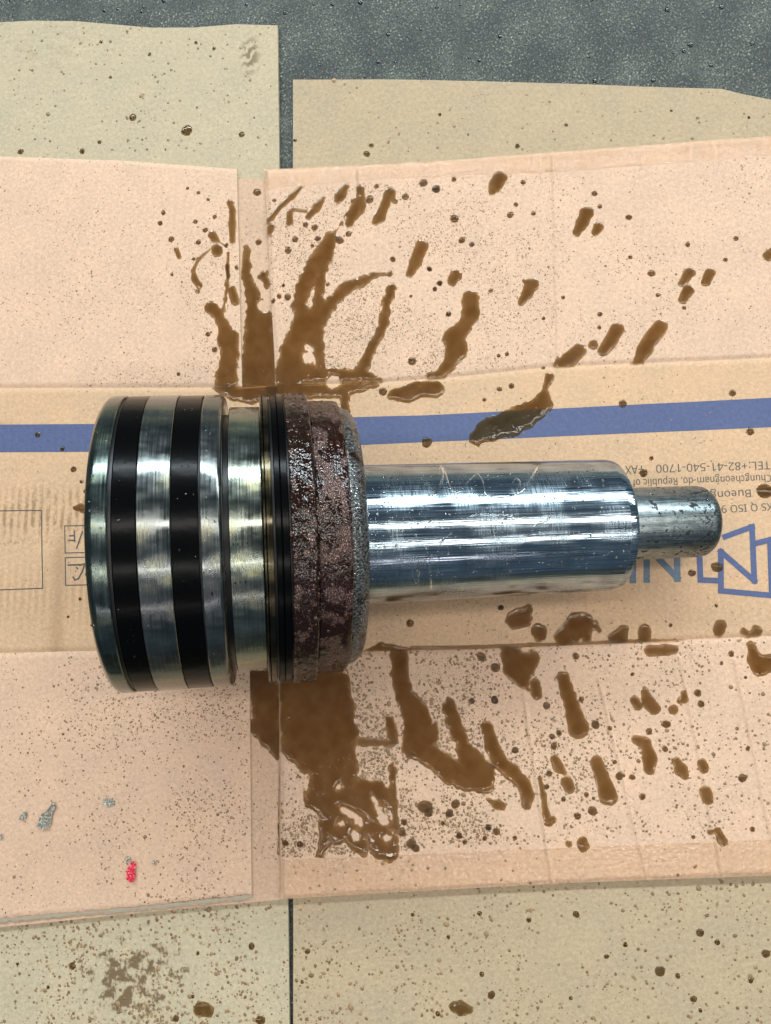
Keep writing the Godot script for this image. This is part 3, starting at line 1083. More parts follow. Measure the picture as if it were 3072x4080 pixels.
func puddle(label: String, s: String, strokes: Array, holes: Array) -> void:
	var caps := to_capsules(strokes)
	var gone := to_capsules(holes)
	if not wet.has(s): wet[s] = []
	wet[s].append(caps)
	var box := Rect2(caps[0][0], caps[0][1], 0, 0)
	var reach := 0.0
	for c in caps:
		box = box.expand(Vector2(c[0], c[1])).expand(Vector2(c[3], c[4]))
		reach = maxf(reach, maxf(c[2], c[5]))
	box = box.grow(reach + 0.003)
	var step := 0.0007 if maxf(box.size.x, box.size.y) > 0.03 else 0.0004
	var nx := int(box.size.x / step) + 1
	var nz := int(box.size.y / step) + 1
	var f := PackedFloat32Array(); f.resize((nx + 1) * (nz + 1))
	var hgt := PackedFloat32Array(); hgt.resize((nx + 1) * (nz + 1))
	var rough := minf(0.0012, reach * 0.10)
	var halo := minf(0.00045, reach * 0.2)
	var deep := 0.00042
	for j in nz + 1:
		for i in nx + 1:
			var x := box.position.x + i * step
			var z := box.position.y + j * step
			var d := field(caps, gone, x, z)
			d += rough * (ragged.get_noise_2d(x, z) + 0.5 * ragged.get_noise_2d(x * 3.0, z * 3.0 + 7.0))
			var k := j * (nx + 1) + i
			f[k] = maxf(d - halo * (0.7 + 0.6 * ragged.get_noise_2d(x * 2.0, z * 2.0 + 3.0)), outside(s, x, z) - 0.0004)
			hgt[k] = deep * (1.0 - exp(d / 0.0014)) if d < 0.0 else -0.25 * d
			if d < -0.0006: hgt[k] += 0.0009 * maxf(0.0, ragged.get_noise_2d(x * 4.0 + 31.0, z * 4.0) - 0.66)
			if d < 0.0: hgt[k] += 0.00004 * ragged.get_noise_2d(x * 0.5, z * 0.5) * minf(1.0, -d / 0.002)
	var st := SurfaceTool.new()
	st.begin(Mesh.PRIMITIVE_TRIANGLES)
	var seen := {}
	var index := []
	var count := 0
	for j in nz:
		for i in nx:
			var ks := [j * (nx + 1) + i, j * (nx + 1) + i + 1, (j + 1) * (nx + 1) + i + 1, (j + 1) * (nx + 1) + i]
			if f[ks[0]] >= 0.0 and f[ks[1]] >= 0.0 and f[ks[2]] >= 0.0 and f[ks[3]] >= 0.0:
				continue
			var poly := []
			for e in 4:
				var a: int = ks[e]
				var b: int = ks[(e + 1) % 4]
				if f[a] < 0.0: poly.append([a, a])
				if (f[a] < 0.0) != (f[b] < 0.0): poly.append([mini(a, b), maxi(a, b)])
			var ids := []
			for p in poly:
				var key: int = p[0] * 4 + (0 if p[0] == p[1] else (1 if p[1] - p[0] == 1 else 2))
				if not seen.has(key):
					var t := 0.0 if p[0] == p[1] else f[p[0]] / (f[p[0]] - f[p[1]])
					var xi := lerpf(p[0] % (nx + 1), p[1] % (nx + 1), t)
					var zi := lerpf(p[0] / (nx + 1), p[1] / (nx + 1), t)
					var x := box.position.x + xi * step
					var z := box.position.y + zi * step
					var h := maxf(lerpf(hgt[p[0]], hgt[p[1]], t), 0.0)
					var thick := clampf(h / deep, 0.0, 1.0)
					thick *= clampf(0.92 + 0.22 * ragged.get_noise_2d(x * 0.6, z * 0.6), 0.0, 1.15)
					st.set_color(Color(1.45, 1.4, 1.35).lerp(Color(0.50, 0.385, 0.205), pow(thick, 0.5)))
					var g0 := slope(hgt, p[0], nx, nz, step)
					var g1 := slope(hgt, p[1], nx, nz, step)
					var g := g0.lerp(g1, t)
					st.set_normal(Vector3(-g.x, 1, -g.y).normalized())
					st.add_vertex(Vector3(x, surf(s, x, z, 0.0003) + 0.00016 + h, z))
					seen[key] = count
					count += 1
				ids.append(seen[key])
			for e in range(1, ids.size() - 1):
				index.append_array([ids[0], ids[e], ids[e + 1]])
	if count == 0:
		return
	for k in index: st.add_index(k)
	tag(put("oil_puddle", st.commit(), mats["oil"]), label, "oil puddle", "brown oil splashes on the cardboard")


func slope(h: PackedFloat32Array, k: int, nx: int, nz: int, step: float) -> Vector2:
	var i := k % (nx + 1)
	var j := k / (nx + 1)
	var x0 := maxi(i - 1, 0)
	var x1 := mini(i + 1, nx)
	var z0 := maxi(j - 1, 0)
	var z1 := mini(j + 1, nz)
	return Vector2((h[j * (nx + 1) + x1] - h[j * (nx + 1) + x0]) / ((x1 - x0) * step), (h[z1 * (nx + 1) + i] - h[z0 * (nx + 1) + i]) / ((z1 - z0) * step))


func build_puddles() -> void:
	puddle("ragged oil puddle along the upper left flap's cut edge, above the rings", "TL", [[-85.7,-170.7,4.7,-81,-165.3,3.9,-76.9,-157.8,3.4,-72.7,-147.1,7.6,-71.2,-136.5,6.5,-72.3,-128.6,6.2,-73.4,-118.2,7.8,-75.9,-114.3,5.2], [-77.1,-165.8,0.7,-75.7,-176.5,0.8,-74.3,-187.2,0.9,-74.1,-211.5,0.7]], [])
	puddle("oval oil spot beside the slot, second up along the upper left flap edge", "TL", [[-70.9,-183,2.9,-68.1,-174.3,2.9]], [])
	puddle("thin upright oil dash on the upper left flap near the slot", "TL", [[-74.6,-200.7,1.5,-73.7,-192.5,1.2]], [])
	puddle("round glossy oil blob at the end of a fine curled thread of oil", "TL", [[-82.8,-213.8,4,-81.8,-211.7,3.4]], [])
	puddle("oil blob with a short thread pointing to the slot on the upper left flap", "TL", [[-86.4,-225.2,2.9,-83.7,-221.3,2.4], [-83.7,-221.3,0.5,-76.2,-216.3,0.5]], [])
	puddle("long upright oil streak on the cut edge near the top of the left flap", "TL", [[-73.9,-249.1,2.1,-71.9,-242.8,1.9,-71.7,-233.2,2.3,-71.4,-219.6,1.9]], [])
	puddle("curled hook of oil thread ending in a bead on the upper left flap", "TL", [[-87.5,-214,0.4,-95.3,-207.4,1.1,-99.7,-198.7,0.9,-98.2,-191.9,2,-94.7,-187.1,2.3], [-95.7,-182.7,1.7]], [])
	puddle("small slanted oil drop farthest out on the upper left flap", "TL", [[-112.5,-214.8,1.6,-109.9,-208.8,1.6]], [])
	puddle("oil filling the lower half of the slot between the two upper flaps", "SLOT", [[-61.1,-215.1,2.1,-61.5,-204.2,2.9,-60.6,-193.4,3.4,-57.8,-183.8,4.5,-54.3,-173,5.9,-51.5,-162.2,9.2,-51.2,-146.2,11.1,-51,-133,11.7,-50.8,-119.8,12.3,-50.6,-109.4,12.3], [-48.8,-194.4,3.4,-46,-186.2,1.8], [-46.3,-166.1,3.7,-44.9,-158,4.7]], [[-47.7,-171.5,4.7]])
	puddle("thin slanted oil streak at the flap corner between slot and tape", "TR", [[-22.2,-258.1,1.3,-28.7,-251.5,2.2,-36.5,-244.3,1.7,-44.2,-235,2,-46.8,-232.3,1.7]], [])
	puddle("oil drop hanging beside the thin slanted streak at the tape corner", "TR", [[-43.1,-229.5,2.6,-44.6,-224.4,2]], [])
	puddle("large branching oil splash on the upper right flap, like a bare tree", "TR", [[-29.7,-136.9,6.4,-24.5,-127.6,12.2,-28.2,-121.2,10.9,-11.6,-120.2,5.8,7.6,-118.5,4.4,24.1,-118.8,4.1,36.1,-114.5,0.9], [-24.7,-143.3,7.7,-17.1,-156.3,10.3], [-17.1,-156.3,7.7,-22.4,-171,4.7,-18.7,-184.2,5.7,-12.3,-197.4,6.5,-5.3,-206.6,6.5,-1.5,-217.2,4.7,-0.9,-220.6,4.2], [0.5,-217.2,1,4.3,-225.1,0.5,11.4,-237.8,0.4], [-4.6,-198.5,3.4,-7.7,-185.2,3.4,-8.2,-170.6,4.1,-10,-158.8,7.7], [-9.4,-160.1,6.4,0.8,-171.7,4.6,11,-182,4.4,23.9,-187.7,3.9,30.9,-190.8,1.8,40.5,-191.5,0.4], [42.4,-191.4,1.7], [-13.2,-151,9,-7.9,-139,3.6,-6.5,-125.9,3.1], [43.1,-180.5,3.7,39.9,-169.3,2.8,38,-156.3,3.1,34.2,-145.9,3.2,28.5,-135.6,3.6,24.7,-125.3,4.1,20.3,-119.6,3.8]], [[-14.5,-132.6,4.6], [2.5,-114.1,5.1]])
	puddle("oil strip on the middle panel close to the rusty ring", "CEN", [[-37.1,-111,7.7,-11.5,-110.5,7.9,8.9,-110.7,7.6,31.7,-112.2,2.8], [10.8,-103.6,3.3,11,-85.6,2.8]], [[2.5,-114.1,5.3]])
	puddle("small oil smear on the middle panel beside the recessed steel band", "CEN", [[-75.9,-114.3,7.1,-66.7,-108.9,6.5,-54.9,-103.5,4.4], [-60.2,-108.8,7.7,-44.7,-108.5,7.7]], [])
	puddle("club shaped oil spot standing alone right of the branching splash", "TR", [[64.9,-211.7,4.5,60.3,-199.2,3.8,56.5,-191.3,2.8]], [])
	puddle("pawn shaped oil spot with a side blob near the upper tape", "TR", [[42.5,-251.6,4.1,39.2,-244.2,2.8,34.7,-233.5,3.9,32.2,-230.3,2.3], [45.7,-245.6,2.1]], [])
	puddle("double oil blob under the tape wrinkle at the top", "TR", [[19.8,-245.6,4.2,15.9,-236.9,4.2,13.4,-229.6,2.6], [21.1,-255.8,2.6,21.8,-243.5,2.9,22.7,-238,1.3], [15.9,-247.1,1.6]], [])
	puddle("slanted oil drop between the thin streak and the double blob below the tape", "TR", [[10.6,-257.6,2.4,6.7,-250.9,3.7,4.8,-247.5,2.1]], [])
	puddle("ragged slanted oil spot left of the slim drop below the tape", "TR", [[-5,-249.9,0.9,-10.2,-243.3,3.1,-16,-236,2.2]], [])
	puddle("small two part oil mark with a thread, under the thin slanted streak", "TR", [[-29.8,-239.9,1.8,-29.7,-231.7,2.4], [-28.5,-241.9,1.1,-18,-240.2,1]], [])
	puddle("wavy oil snake on the upper right flap running down to the fold", "TR", [[98.4,-172,5.7,99,-160.8,5.7,93.8,-152,4.9,86.6,-143.3,7.2,88.7,-135.8,7.4,83.6,-125.6,4.6,78.5,-119.1,3.4,70.6,-116.8,2.6]], [])
	puddle("wide flat oil patch on the middle panel below the oil snake", "CEN", [[44.3,-104,3.5,54.3,-104.7,6,61.8,-107.8,5.6,74.3,-107.6,5.7]], [])
	puddle("flat topped oil spot cut off by the upper tape", "TR", [[120.5,-260.2,4.9,117.5,-255,4.6,115,-250,2.6]], [])
	puddle("kidney shaped oil spot right of the long score line", "TR", [[180.3,-232,4.8,177.3,-225.2,4,173.2,-217.4,2.8]], [])
	puddle("oval oil spot tucked beside the kidney shaped spot", "TR", [[187.8,-221.4,3.4,185.6,-217.4,2.5]], [])
	puddle("round headed oil drop above the oil snake", "TR", [[88.5,-188.8,4.5,85.8,-184.4,2.9]], [])
	puddle("three cornered oil spot between the oil snake and the score line", "TR", [[136.4,-183.4,1.7,141.4,-181.3,4,138.1,-174.6,3.7,133.3,-167.6,2.1]], [])
	puddle("left one of the pair of oval oil spots lying side by side", "TR", [[248.5,-186.3,3.6,243.1,-178.8,2.5]], [])
	puddle("right one of the pair of oval oil spots lying side by side", "TR", [[262.3,-185.9,3.4,258.7,-179.3,3]], [])
	puddle("oval oil spot directly below the pair of oval spots", "TR", [[247,-173.8,3.9,243.3,-167,2.8]], [])
	puddle("sausage shaped oil spot above the fold, second largest at the right", "TR", [[198.5,-147.2,4.6,193.8,-139.3,4.2,188.7,-132.1,3.6]], [])
	puddle("long club shaped oil spot whose foot touches the fold at the right", "TR", [[227.1,-148,5,221.5,-140.8,4.8,215.7,-131.5,4.7,211.2,-122.9,3,205.9,-120.7,1]], [])
	puddle("lumpy oil spot above the fold beside the score line with a small satellite", "TR", [[172,-132.8,4.7,165.5,-126.8,4.9,158.5,-124,3.1,161.5,-120.8,3.4]], [])
	puddle("small round oil spot between the lumpy spot and the sausage spot", "TR", [[181.9,-136.9,3.2]], [])
	puddle("dark oil puddle lying across the blue stripe near the chrome rod", "CEN", [[151.5,-114.3,3.4,149,-106.8,1.1,147,-101.1,3.9,146.6,-95.3,6.3,133.9,-87.6,8.7,124,-82.7,8.9,109.9,-78.6,7.7,101.4,-73,5.1]], [])
	puddle("oil spot cut by the picture edge on the upper right flap", "TR", [[301,-196.5,3.3,306.7,-200.7,3.3]], [])
	puddle("long line of oil soaked along the cut edge of the lower right flap", "SLOTB", [[-31.5,142.1,1.1,-31.3,163.2,0.9,-31.3,186.4,1,-31.4,203.7,1.2]], [])
	puddle("oil filling the gap between the lower flaps under the steel bands", "SLOTB", [[-46.1,88.7,9.9,-40.8,106.7,9.9,-43,121,9.2,-38,128.1,8.6,-33.5,139.8,3.7]], [])
	puddle("largest oil puddle, spreading from the rusty ring down to the lower tape", "BR", [[-26.9,91.9,14.7,-9.7,91.7,18.3,2.6,95.2,13.4], [0.2,109.4,18.2,-16.8,115.5,17,0.4,127.1,20.5,-16.6,132,14.6], [-11.6,143.6,8.5,5.4,145.7,15.6,3.1,159.6,15.6,-5.3,166.7,9.6], [8,173.4,13.2,16.4,181.2,10.7,8.1,188.3,8.3], [0.9,185,6.6,-0.3,194.1,3.6,-3.2,202.2,2.6], [20,191.4,8.3,24.8,200.4,3.1], [31.9,186.6,7.1,37.8,195.6,8.3,41.3,200,5.9,34.8,201.3,3.5], [22.3,165.1,8.4,31.8,177.5,5.3,43.7,184.1,2.4], [24.7,161.6,7.2,34.2,161.4,6,42.5,170.5,3.6], [43.7,145.7,2.3,44.4,161.2,2.4,45.6,178.4,1.9,46.6,201.1,1.4], [22.2,130.9,2.9,31.8,131.4,1.8,43.8,131.4,2.6]], [[8.5,159.6,1.7], [10.4,173.3,1.9,18.7,178.9,2.4,22.9,182.3,2.1], [34.8,172.9,2.6,38.4,180.8,3.1], [40.7,191.6,2.8], [9.2,183.1,2.2], [19.4,190.3,3.1], [31.2,166.6,1,33.6,168.9,1.2]])
	puddle("forked oil puddle on the lower right flap ending in a broad foot", "BR", [[48.7,71.1,5.3,48.6,75.3,5.6,49.2,88.9,5.8,52.2,100.7,6.2,59.4,112.3,8.6,62.9,125.1,11.9,58.1,132.2,8.3,71.1,140.1,6.5,81.7,148,8.5,92.3,152.4,8.2,102.8,154.5,7.3,106.4,149.3,5.2], [42.6,115.5,2.9,43.2,124.2,3.1,45.6,128.8,3.1], [80.9,106.3,4.5,84.4,116.7,4.7,89,130.6,5,94.7,140.9,7.8,102.9,147.7,7]], [[81.2,132.4,4.7]])
	puddle("long crooked oil streak right of the forked puddle on the lower right flap", "BR", [[105.7,119.7,3.9,109,131.5,4.4,112.9,141,5,121.9,148.7,4.8,129.1,155.8,4.3,131.3,163,4.2,130.8,168.2,3.4]], [])
	puddle("bottle shaped oil spot with a wide round base", "BR", [[156.3,87.8,4.1,159.4,99.3,4.3,162.7,111.7,5.2,165.2,120.1,6.6]], [])
	puddle("carrot shaped oil spot below the bottle shaped one, leaning right", "BR", [[175.8,140.7,3.7,178.4,148.4,4.3,183,162.1,5.8]], [])
	puddle("big oil blob on the middle panel under the chrome rod's end", "CEN", [[125.3,50.2,6,129.7,48.7,6.5,134.4,42.9,2.8]], [])
	puddle("heart shaped oil blob on the middle panel above the oily fold", "CEN", [[141.1,58,5.3,141.7,60.5,4.2]], [])
	puddle("jagged oil patch straddling the vertical crease above the oily fold", "CEN", [[166.3,53.5,8,158.1,61.1,6.3,171.9,60.4,2.3], [171.1,47.7,2.5,171.8,62.7,2.5], [177.8,54.1,3.2,180.2,56.7,1.8], [169.8,52.4,6.9]], [])
	puddle("two lobed oil blob on the middle panel right of the jagged patch", "CEN", [[189,61.9,3.2,193.6,60.9,4.6,196,56.3,3.2]], [])
	puddle("mushroom shaped oil blob on the middle panel just above the fold", "CEN", [[209.6,56.3,3.6,209.5,60.9,4.1]], [])
	puddle("oil blob above the fold on the middle panel, near the blue emblem", "CEN", [[258.2,53.5,3.8,257,56.9,3.6]], [])
	puddle("pair of small touching oil blobs above the fold near the picture edge", "CEN", [[272.6,57.2,2.2,275.8,59.5,1.1,280.6,57.2,3.6]], [])
	puddle("wedge shaped oil patch hanging below the fold and ending in a point", "BR", [[122.1,72.2,6.7,126.5,80.2,9.5,135.9,76.1,5.3,129.3,88.8,4.8,132.9,95.6,1.4]], [])
	puddle("oval oil spot touching the wedge shaped patch on its lower right", "BR", [[137.8,91.5,3.2,138.6,98.6,3.4]], [])
	puddle("wide glossy oil spot just below the fold, twin lobed", "BR", [[212.5,70,3.4,221.6,69.4,3.2,227.8,69.1,2.9]], [])
	puddle("large rounded oil spot below the fold at the picture edge", "BR", [[276.6,66.3,2.4,279.5,75.8,5,282.1,79,6.2,288.8,76.9,5.3]], [])
	puddle("oval oil spot left of the torpedo shaped one", "BR", [[201.6,101.8,2.9,203.6,105.1,2.9]], [])
	puddle("torpedo shaped dark tipped oil spot on the lower right flap", "BR", [[208.2,95.5,2,210.2,102.2,4,214,106.9,3.9]], [])
	puddle("small oil spot at the tail of the torpedo shaped one", "BR", [[226,107.5,3]], [])
	puddle("bent little oil hook at the crease on the lower right flap", "BR", [[232.9,97,1.6,232.9,100.9,2,230.2,101.8,1.6]], [])
	puddle("oil spot shaped like a boot with a small ball below it", "BR", [[201.5,127,2.7,207.1,128.6,3.4,210.1,138.5,4.2,209.2,145.5,3.2]], [])
	puddle("short slanted oil bar right of the boot shaped spot", "BR", [[226.7,140.1,2.6,229.6,145.6,3.8,231.6,148.9,2.4]], [])
	puddle("upper of two oval oil spots beside the last but one crease", "BR", [[242.7,140.8,2.8,243.8,144.1,2.9]], [])
	puddle("lower of two oval oil spots beside the last but one crease", "BR", [[244.1,158.5,3.7,245.3,163.2,3.3]], [])
	puddle("slanted oil bar on the lower right flap left of the carrot shaped spot", "BR", [[149.3,139.9,2.8,152,144.9,2.9,155,148.2,1.6]], [])
	puddle("egg shaped oil spot under the slanted bar left of the carrot shaped spot", "BR", [[156.7,154,3.7,158.5,157.8,3.4]], [])
	puddle("thin upright oil sliver soaked into a crease with a bulb at its foot", "BR", [[139.4,151.2,0.9,141.5,162.3,1.6,143.1,174.4,1.9,144.5,179.3,2.3,147.3,177.6,2.2]], [])
	puddle("oil spot cut off by the lower tape, with a small side spot", "BR", [[157.1,192.5,2], [166,190.9,3.1,166.2,193.6,3.6]], [])
	puddle("pointed oil spot with a bright gleam at the lower tape near the picture edge", "BR", [[250.4,182.9,2.4,253,188.5,3.1], [245.6,183.2,1.6]], [])
	puddle("small oil streak near the tape below the forked puddle", "BR", [[105.6,165.7,0.9,111.3,168.9,2.5,114.7,169.9,2.7]], [])
	puddle("oil bead lying on the fold beside the rusty end ring", "CEN", [[24.4,72.2,1,36.5,69,3.2,43.8,69.7,2.7,52.3,70.3,1.2,60.7,70.7,0.6]], [])
	puddle("long thin line of oil soaked along the lower fold", "CEN", [[56.6,69,1.1,100,68.8,1.6,134.9,67.3,1.7,164.8,66.3,1,192.3,64.7,1.6,216.1,64.1,1.4,235.3,63.6,0.7]], [])
	puddle("short dark line of oil in the lower fold near the picture edge", "CEN", [[262.3,62.6,0.7,274.6,62.3,1,286.8,61.7,0.7]], [])
	puddle("leaf shaped oil spot on the middle panel beside the steel rim", "CEN", [[-179.9,-27,1.2,-175.3,-27,2.5,-170.8,-25.3,2.8]], [])
	puddle("large oval oil pool on the left beige board at the bottom", "LB", [[-82.8,303.7,4.4,-78.2,304.1,4.4]], [])
	puddle("lemon shaped oil pool on the right beige board at the bottom", "RB", [[83,296.9,3,86.8,297.3,4.2,92.5,298,2.3]], [])


func drop_mesh(s: int, height: float) -> ArrayMesh:      # a bead of oil with an uneven outline, radius about 1
	var n := FastNoiseLite.new()
	n.seed = s
	n.frequency = 0.5
	var st := SurfaceTool.new()
	st.begin(Mesh.PRIMITIVE_TRIANGLES)
	var segs := 18
	for j in 5:
		var q: float = [0.0, 0.45, 0.78, 0.94, 1.0][j]
		for k in segs:
			var a := TAU * k / segs
			var r: float = q * (1.0 + 0.20 * n.get_noise_2d(cos(a) * 2.0, sin(a) * 2.0))
			st.set_color(Color(1, 1, 1).lerp(Color(0.45, 0.36, 0.23), pow(1.0 - q * q, 0.4)))
			st.add_vertex(Vector3(r * cos(a), height * pow(1.0 - q * q, 0.7), r * sin(a)))
	for j in 4:
		for k in segs:
			var a := j * segs + k
			var b := j * segs + (k + 1) % segs
			for i in ([a, a + segs, b + segs] if j == 0 else [a, a + segs, b + segs, a, b + segs, b]):
				st.add_index(i)
	st.generate_normals()
	return st.commit()


func drop(s: String, x: float, z: float, r: float, mesh: Mesh, mat: Material, label: String) -> void:
	var o := put("oil_drop", mesh, mat)
	o.position = Vector3(x, surf(s, x, z) + 0.00012, z)
	o.rotation.y = rng.randf() * TAU
	o.scale = Vector3(r * rng.randf_range(0.88, 1.05), minf(r, 0.0022), r * rng.randf_range(0.95, 1.2))
	tag(o, label, "oil drop", "oil drops " + where_words[s])


func drops(s: String, list: Array) -> void:      # x, z, radius in millimetres and how it can be told apart
	for i in list.size():
		var r: float = list[i][2] / 1000.0
		drop(s, list[i][0] / 1000.0, list[i][1] / 1000.0, r, drop_meshes[i % drop_meshes.size()], mats["oil"] if r > 0.0012 else mats["oil_thin"], list[i][3])


var drop_meshes := []


func dry_distance(s: String, x: float, z: float) -> float:
	var d := 1.0
	for caps in wet.get(s, []):
		d = minf(d, field(caps, [], x, z))
	return d


func build_drops() -> void:
	for k in 6: drop_meshes.append(drop_mesh(200 + k, 0.34))
	drops("TL", [[-122.8, -242.9, 1.8, "small oil drop above the curled hook of oil, fifth nearest to it"], [-124.8, -234.8, 1.9, "small oil drop left of the curled hook of oil, fifth nearest to it"], [-98.9, -235.3, 1.7, "small oil drop above the curled hook of oil, second nearest to it"], [-91.5, -228.7, 1.9, "small oil drop above the curled hook of oil, nearest to it"], [-116.3, -222.4, 2, "small oil drop left of the curled hook of oil, fourth nearest to it"], [-96.2, -219.7, 1.9, "small oil drop left of the curled hook of oil, second nearest to it"], [-75.6, -216.7, 1.6, "small oil drop above the ragged puddle at the cut edge"], [-68, -199.8, 1.6, "small oil drop below the ragged puddle at the cut edge"], [-87.4, -150.8, 1.8, "small oil drop left of the ragged puddle at the cut edge, second nearest to it"], [-82.3, -139.4, 2, "small oil drop left of the ragged puddle at the cut edge, nearest to it"], [-84.7, -238.5, 1.6, "small oil drop above the glossy blob on its thread on the upper left flap"], [-105.4, -260.9, 1.2, "tiny oil drop above the curled hook of oil, sixth nearest to it"], [-97.2, -257.3, 1.3, "small oil drop above the curled hook of oil, fourth nearest to it"], [-90, -252, 1.3, "small oil drop above the curled hook of oil, third nearest to it"], [-108, -122.2, 1.4, "small oil drop left of the ragged puddle at the cut edge, third nearest to it"], [-99.2, -206.9, 1.2, "tiny oil drop left of the curled hook of oil, nearest to it"], [-114.9, -195.8, 1.2, "tiny oil drop left of the curled hook of oil, third nearest to it"]])
	drops("TR", [[-25.6, -219.4, 2.4, "small oil drop left of the big branching oil splash, tenth nearest to it"], [-30.5, -211.2, 2.4, "small oil drop left of the big branching oil splash, ninth nearest to it"], [-9.3, -219.5, 2.1, "small oil drop left of the big branching oil splash, nearest to it"], [-13.2, -214.2, 1.4, "small oil drop left of the big branching oil splash, third nearest to it"], [-11.6, -227.7, 2.4, "small oil drop left of the big branching oil splash, fourth nearest to it"], [-18.2, -230, 2, "small oil drop left of the big branching oil splash, eighth nearest to it"], [12.8, -222.2, 2.2, "small oil drop below the double oil blob on the upper right flap"], [6.3, -217.7, 2.9, "large oil drop right of the big branching oil splash, second nearest to it"], [66.4, -258.4, 3.1, "large oil drop right of the pawn shaped oil spot, second nearest to it"], [75.4, -253.7, 3, "large oil drop right of the pawn shaped oil spot, fourth nearest to it"], [53.5, -248.3, 2.6, "small oil drop right of the pawn shaped oil spot, nearest to it"], [27.8, -247.4, 2.9, "large oil drop right of the double oil blob on the upper right flap"], [32.8, -257, 1.8, "small oil drop left of the pawn shaped oil spot on the upper right flap"], [44.4, -202.3, 2, "small oil drop above the big branching oil splash on the upper right flap"], [57.9, -127.8, 3, "large oil drop left of the wavy oil snake, third nearest to it"], [-40.6, -174.2, 1.8, "small oil drop left of the big branching oil splash, seventh nearest to it"], [-30.3, -176.6, 2.6, "small oil drop left of the big branching oil splash, second nearest to it"], [-36.5, -177.4, 1.8, "small oil drop left of the big branching oil splash, sixth nearest to it"], [-41.2, -249.2, 1.5, "small oil drop left of the big branching oil splash, eleventh nearest to it"], [70.5, -194.2, 1.7, "small oil drop right of the club shaped oil spot, second nearest to it"], [77.4, -183.4, 1.8, "small oil drop right of the club shaped oil spot, sixth nearest to it"], [73.6, -179.6, 1.4, "small oil drop right of the club shaped oil spot, third nearest to it"], [-1.9, -185.1, 1.4, "small oil drop right of the big branching oil splash, nearest to it"], [-33.6, -185.3, 1.4, "small oil drop left of the big branching oil splash, fifth nearest to it"], [57.1, -174.8, 1.1, "tiny oil drop right of the big branching oil splash, third nearest to it"], [83.3, -161, 1.8, "small oil drop left of the wavy oil snake, nearest to it"], [87.9, -230.7, 3.1, "large oil drop right of the club shaped oil spot, eighth nearest to it"], [75.2, -253.2, 2.9, "large oil drop right of the pawn shaped oil spot, third nearest to it"], [93.1, -214.8, 2.5, "small oil drop right of the club shaped oil spot, seventh nearest to it"], [100, -211.6, 2, "small oil drop right of the club shaped oil spot, ninth nearest to it"], [222.9, -186.7, 2.5, "small oil drop above the long club shaped oil spot, second nearest to it"], [186, -245.9, 2, "small oil drop above the kidney shaped oil spot on the upper right flap"], [189.4, -236.2, 1.7, "small oil drop right of the kidney shaped oil spot, nearest to it"], [131.3, -239.8, 1.7, "small oil drop right of the flat topped oil spot, second nearest to it"], [127.3, -232.3, 2.3, "small oil drop below the flat topped oil spot on the upper right flap"], [143.4, -232.8, 1.7, "small oil drop right of the flat topped oil spot, third nearest to it"], [208.9, -227.6, 2, "small oil drop right of the kidney shaped oil spot, second nearest to it"], [209, -198.6, 1.4, "small oil drop right of the kidney shaped oil spot, third nearest to it"], [187.1, -158.5, 1.8, "small oil drop left of the sausage shaped oil spot, nearest to it"], [226.5, -171, 1.4, "small oil drop above the long club shaped oil spot, nearest to it"], [247.9, -206.3, 1.7, "small oil drop above the long club shaped oil spot, third nearest to it"], [280.4, -209.7, 1.9, "small oil drop above the long club shaped oil spot, fifth nearest to it"], [136.7, -256.2, 1.9, "small oil drop right of the flat topped oil spot, nearest to it"], [88.1, -260.4, 1.8, "small oil drop left of the flat topped oil spot on the upper right flap"], [112.8, -177.3, 1.6, "small oil drop right of the wavy oil snake, nearest to it"], [83.2, -161.2, 1.7, "small oil drop left of the wavy oil snake, second nearest to it"], [70, -194.4, 1.7, "small oil drop right of the club shaped oil spot, nearest to it"], [77.2, -183.9, 1.9, "small oil drop right of the club shaped oil spot, fifth nearest to it"], [73.9, -179.5, 1.7, "small oil drop right of the club shaped oil spot, fourth nearest to it"], [162.4, -171, 1.4, "small oil drop right of the three cornered oil spot, second nearest to it"], [272.8, -194.8, 1.4, "small oil drop above the long club shaped oil spot, fourth nearest to it"], [117.5, -130.5, 1.4, "small oil drop right of the wavy oil snake, second nearest to it"], [123.2, -131.4, 1.4, "small oil drop right of the wavy oil snake, third nearest to it"], [147.9, -121.1, 1.4, "small oil drop left of the sausage shaped oil spot, second nearest to it"], [148.7, -156.3, 1.1, "tiny oil drop right of the three cornered oil spot, nearest to it"], [186.4, -149, 1.4, "small oil drop above the sausage shaped oil spot on the upper right flap"], [243.7, -161.4, 1.4, "small oil drop right of the long club shaped oil spot"]])
	drops("SLOT", [[-54.6, -257.5, 2.7, "large oil drop above the oil in the upper slot in the upper slot"], [-52.9, -219.6, 2.3, "small oil drop right of the oil in the upper slot in the upper slot"]])
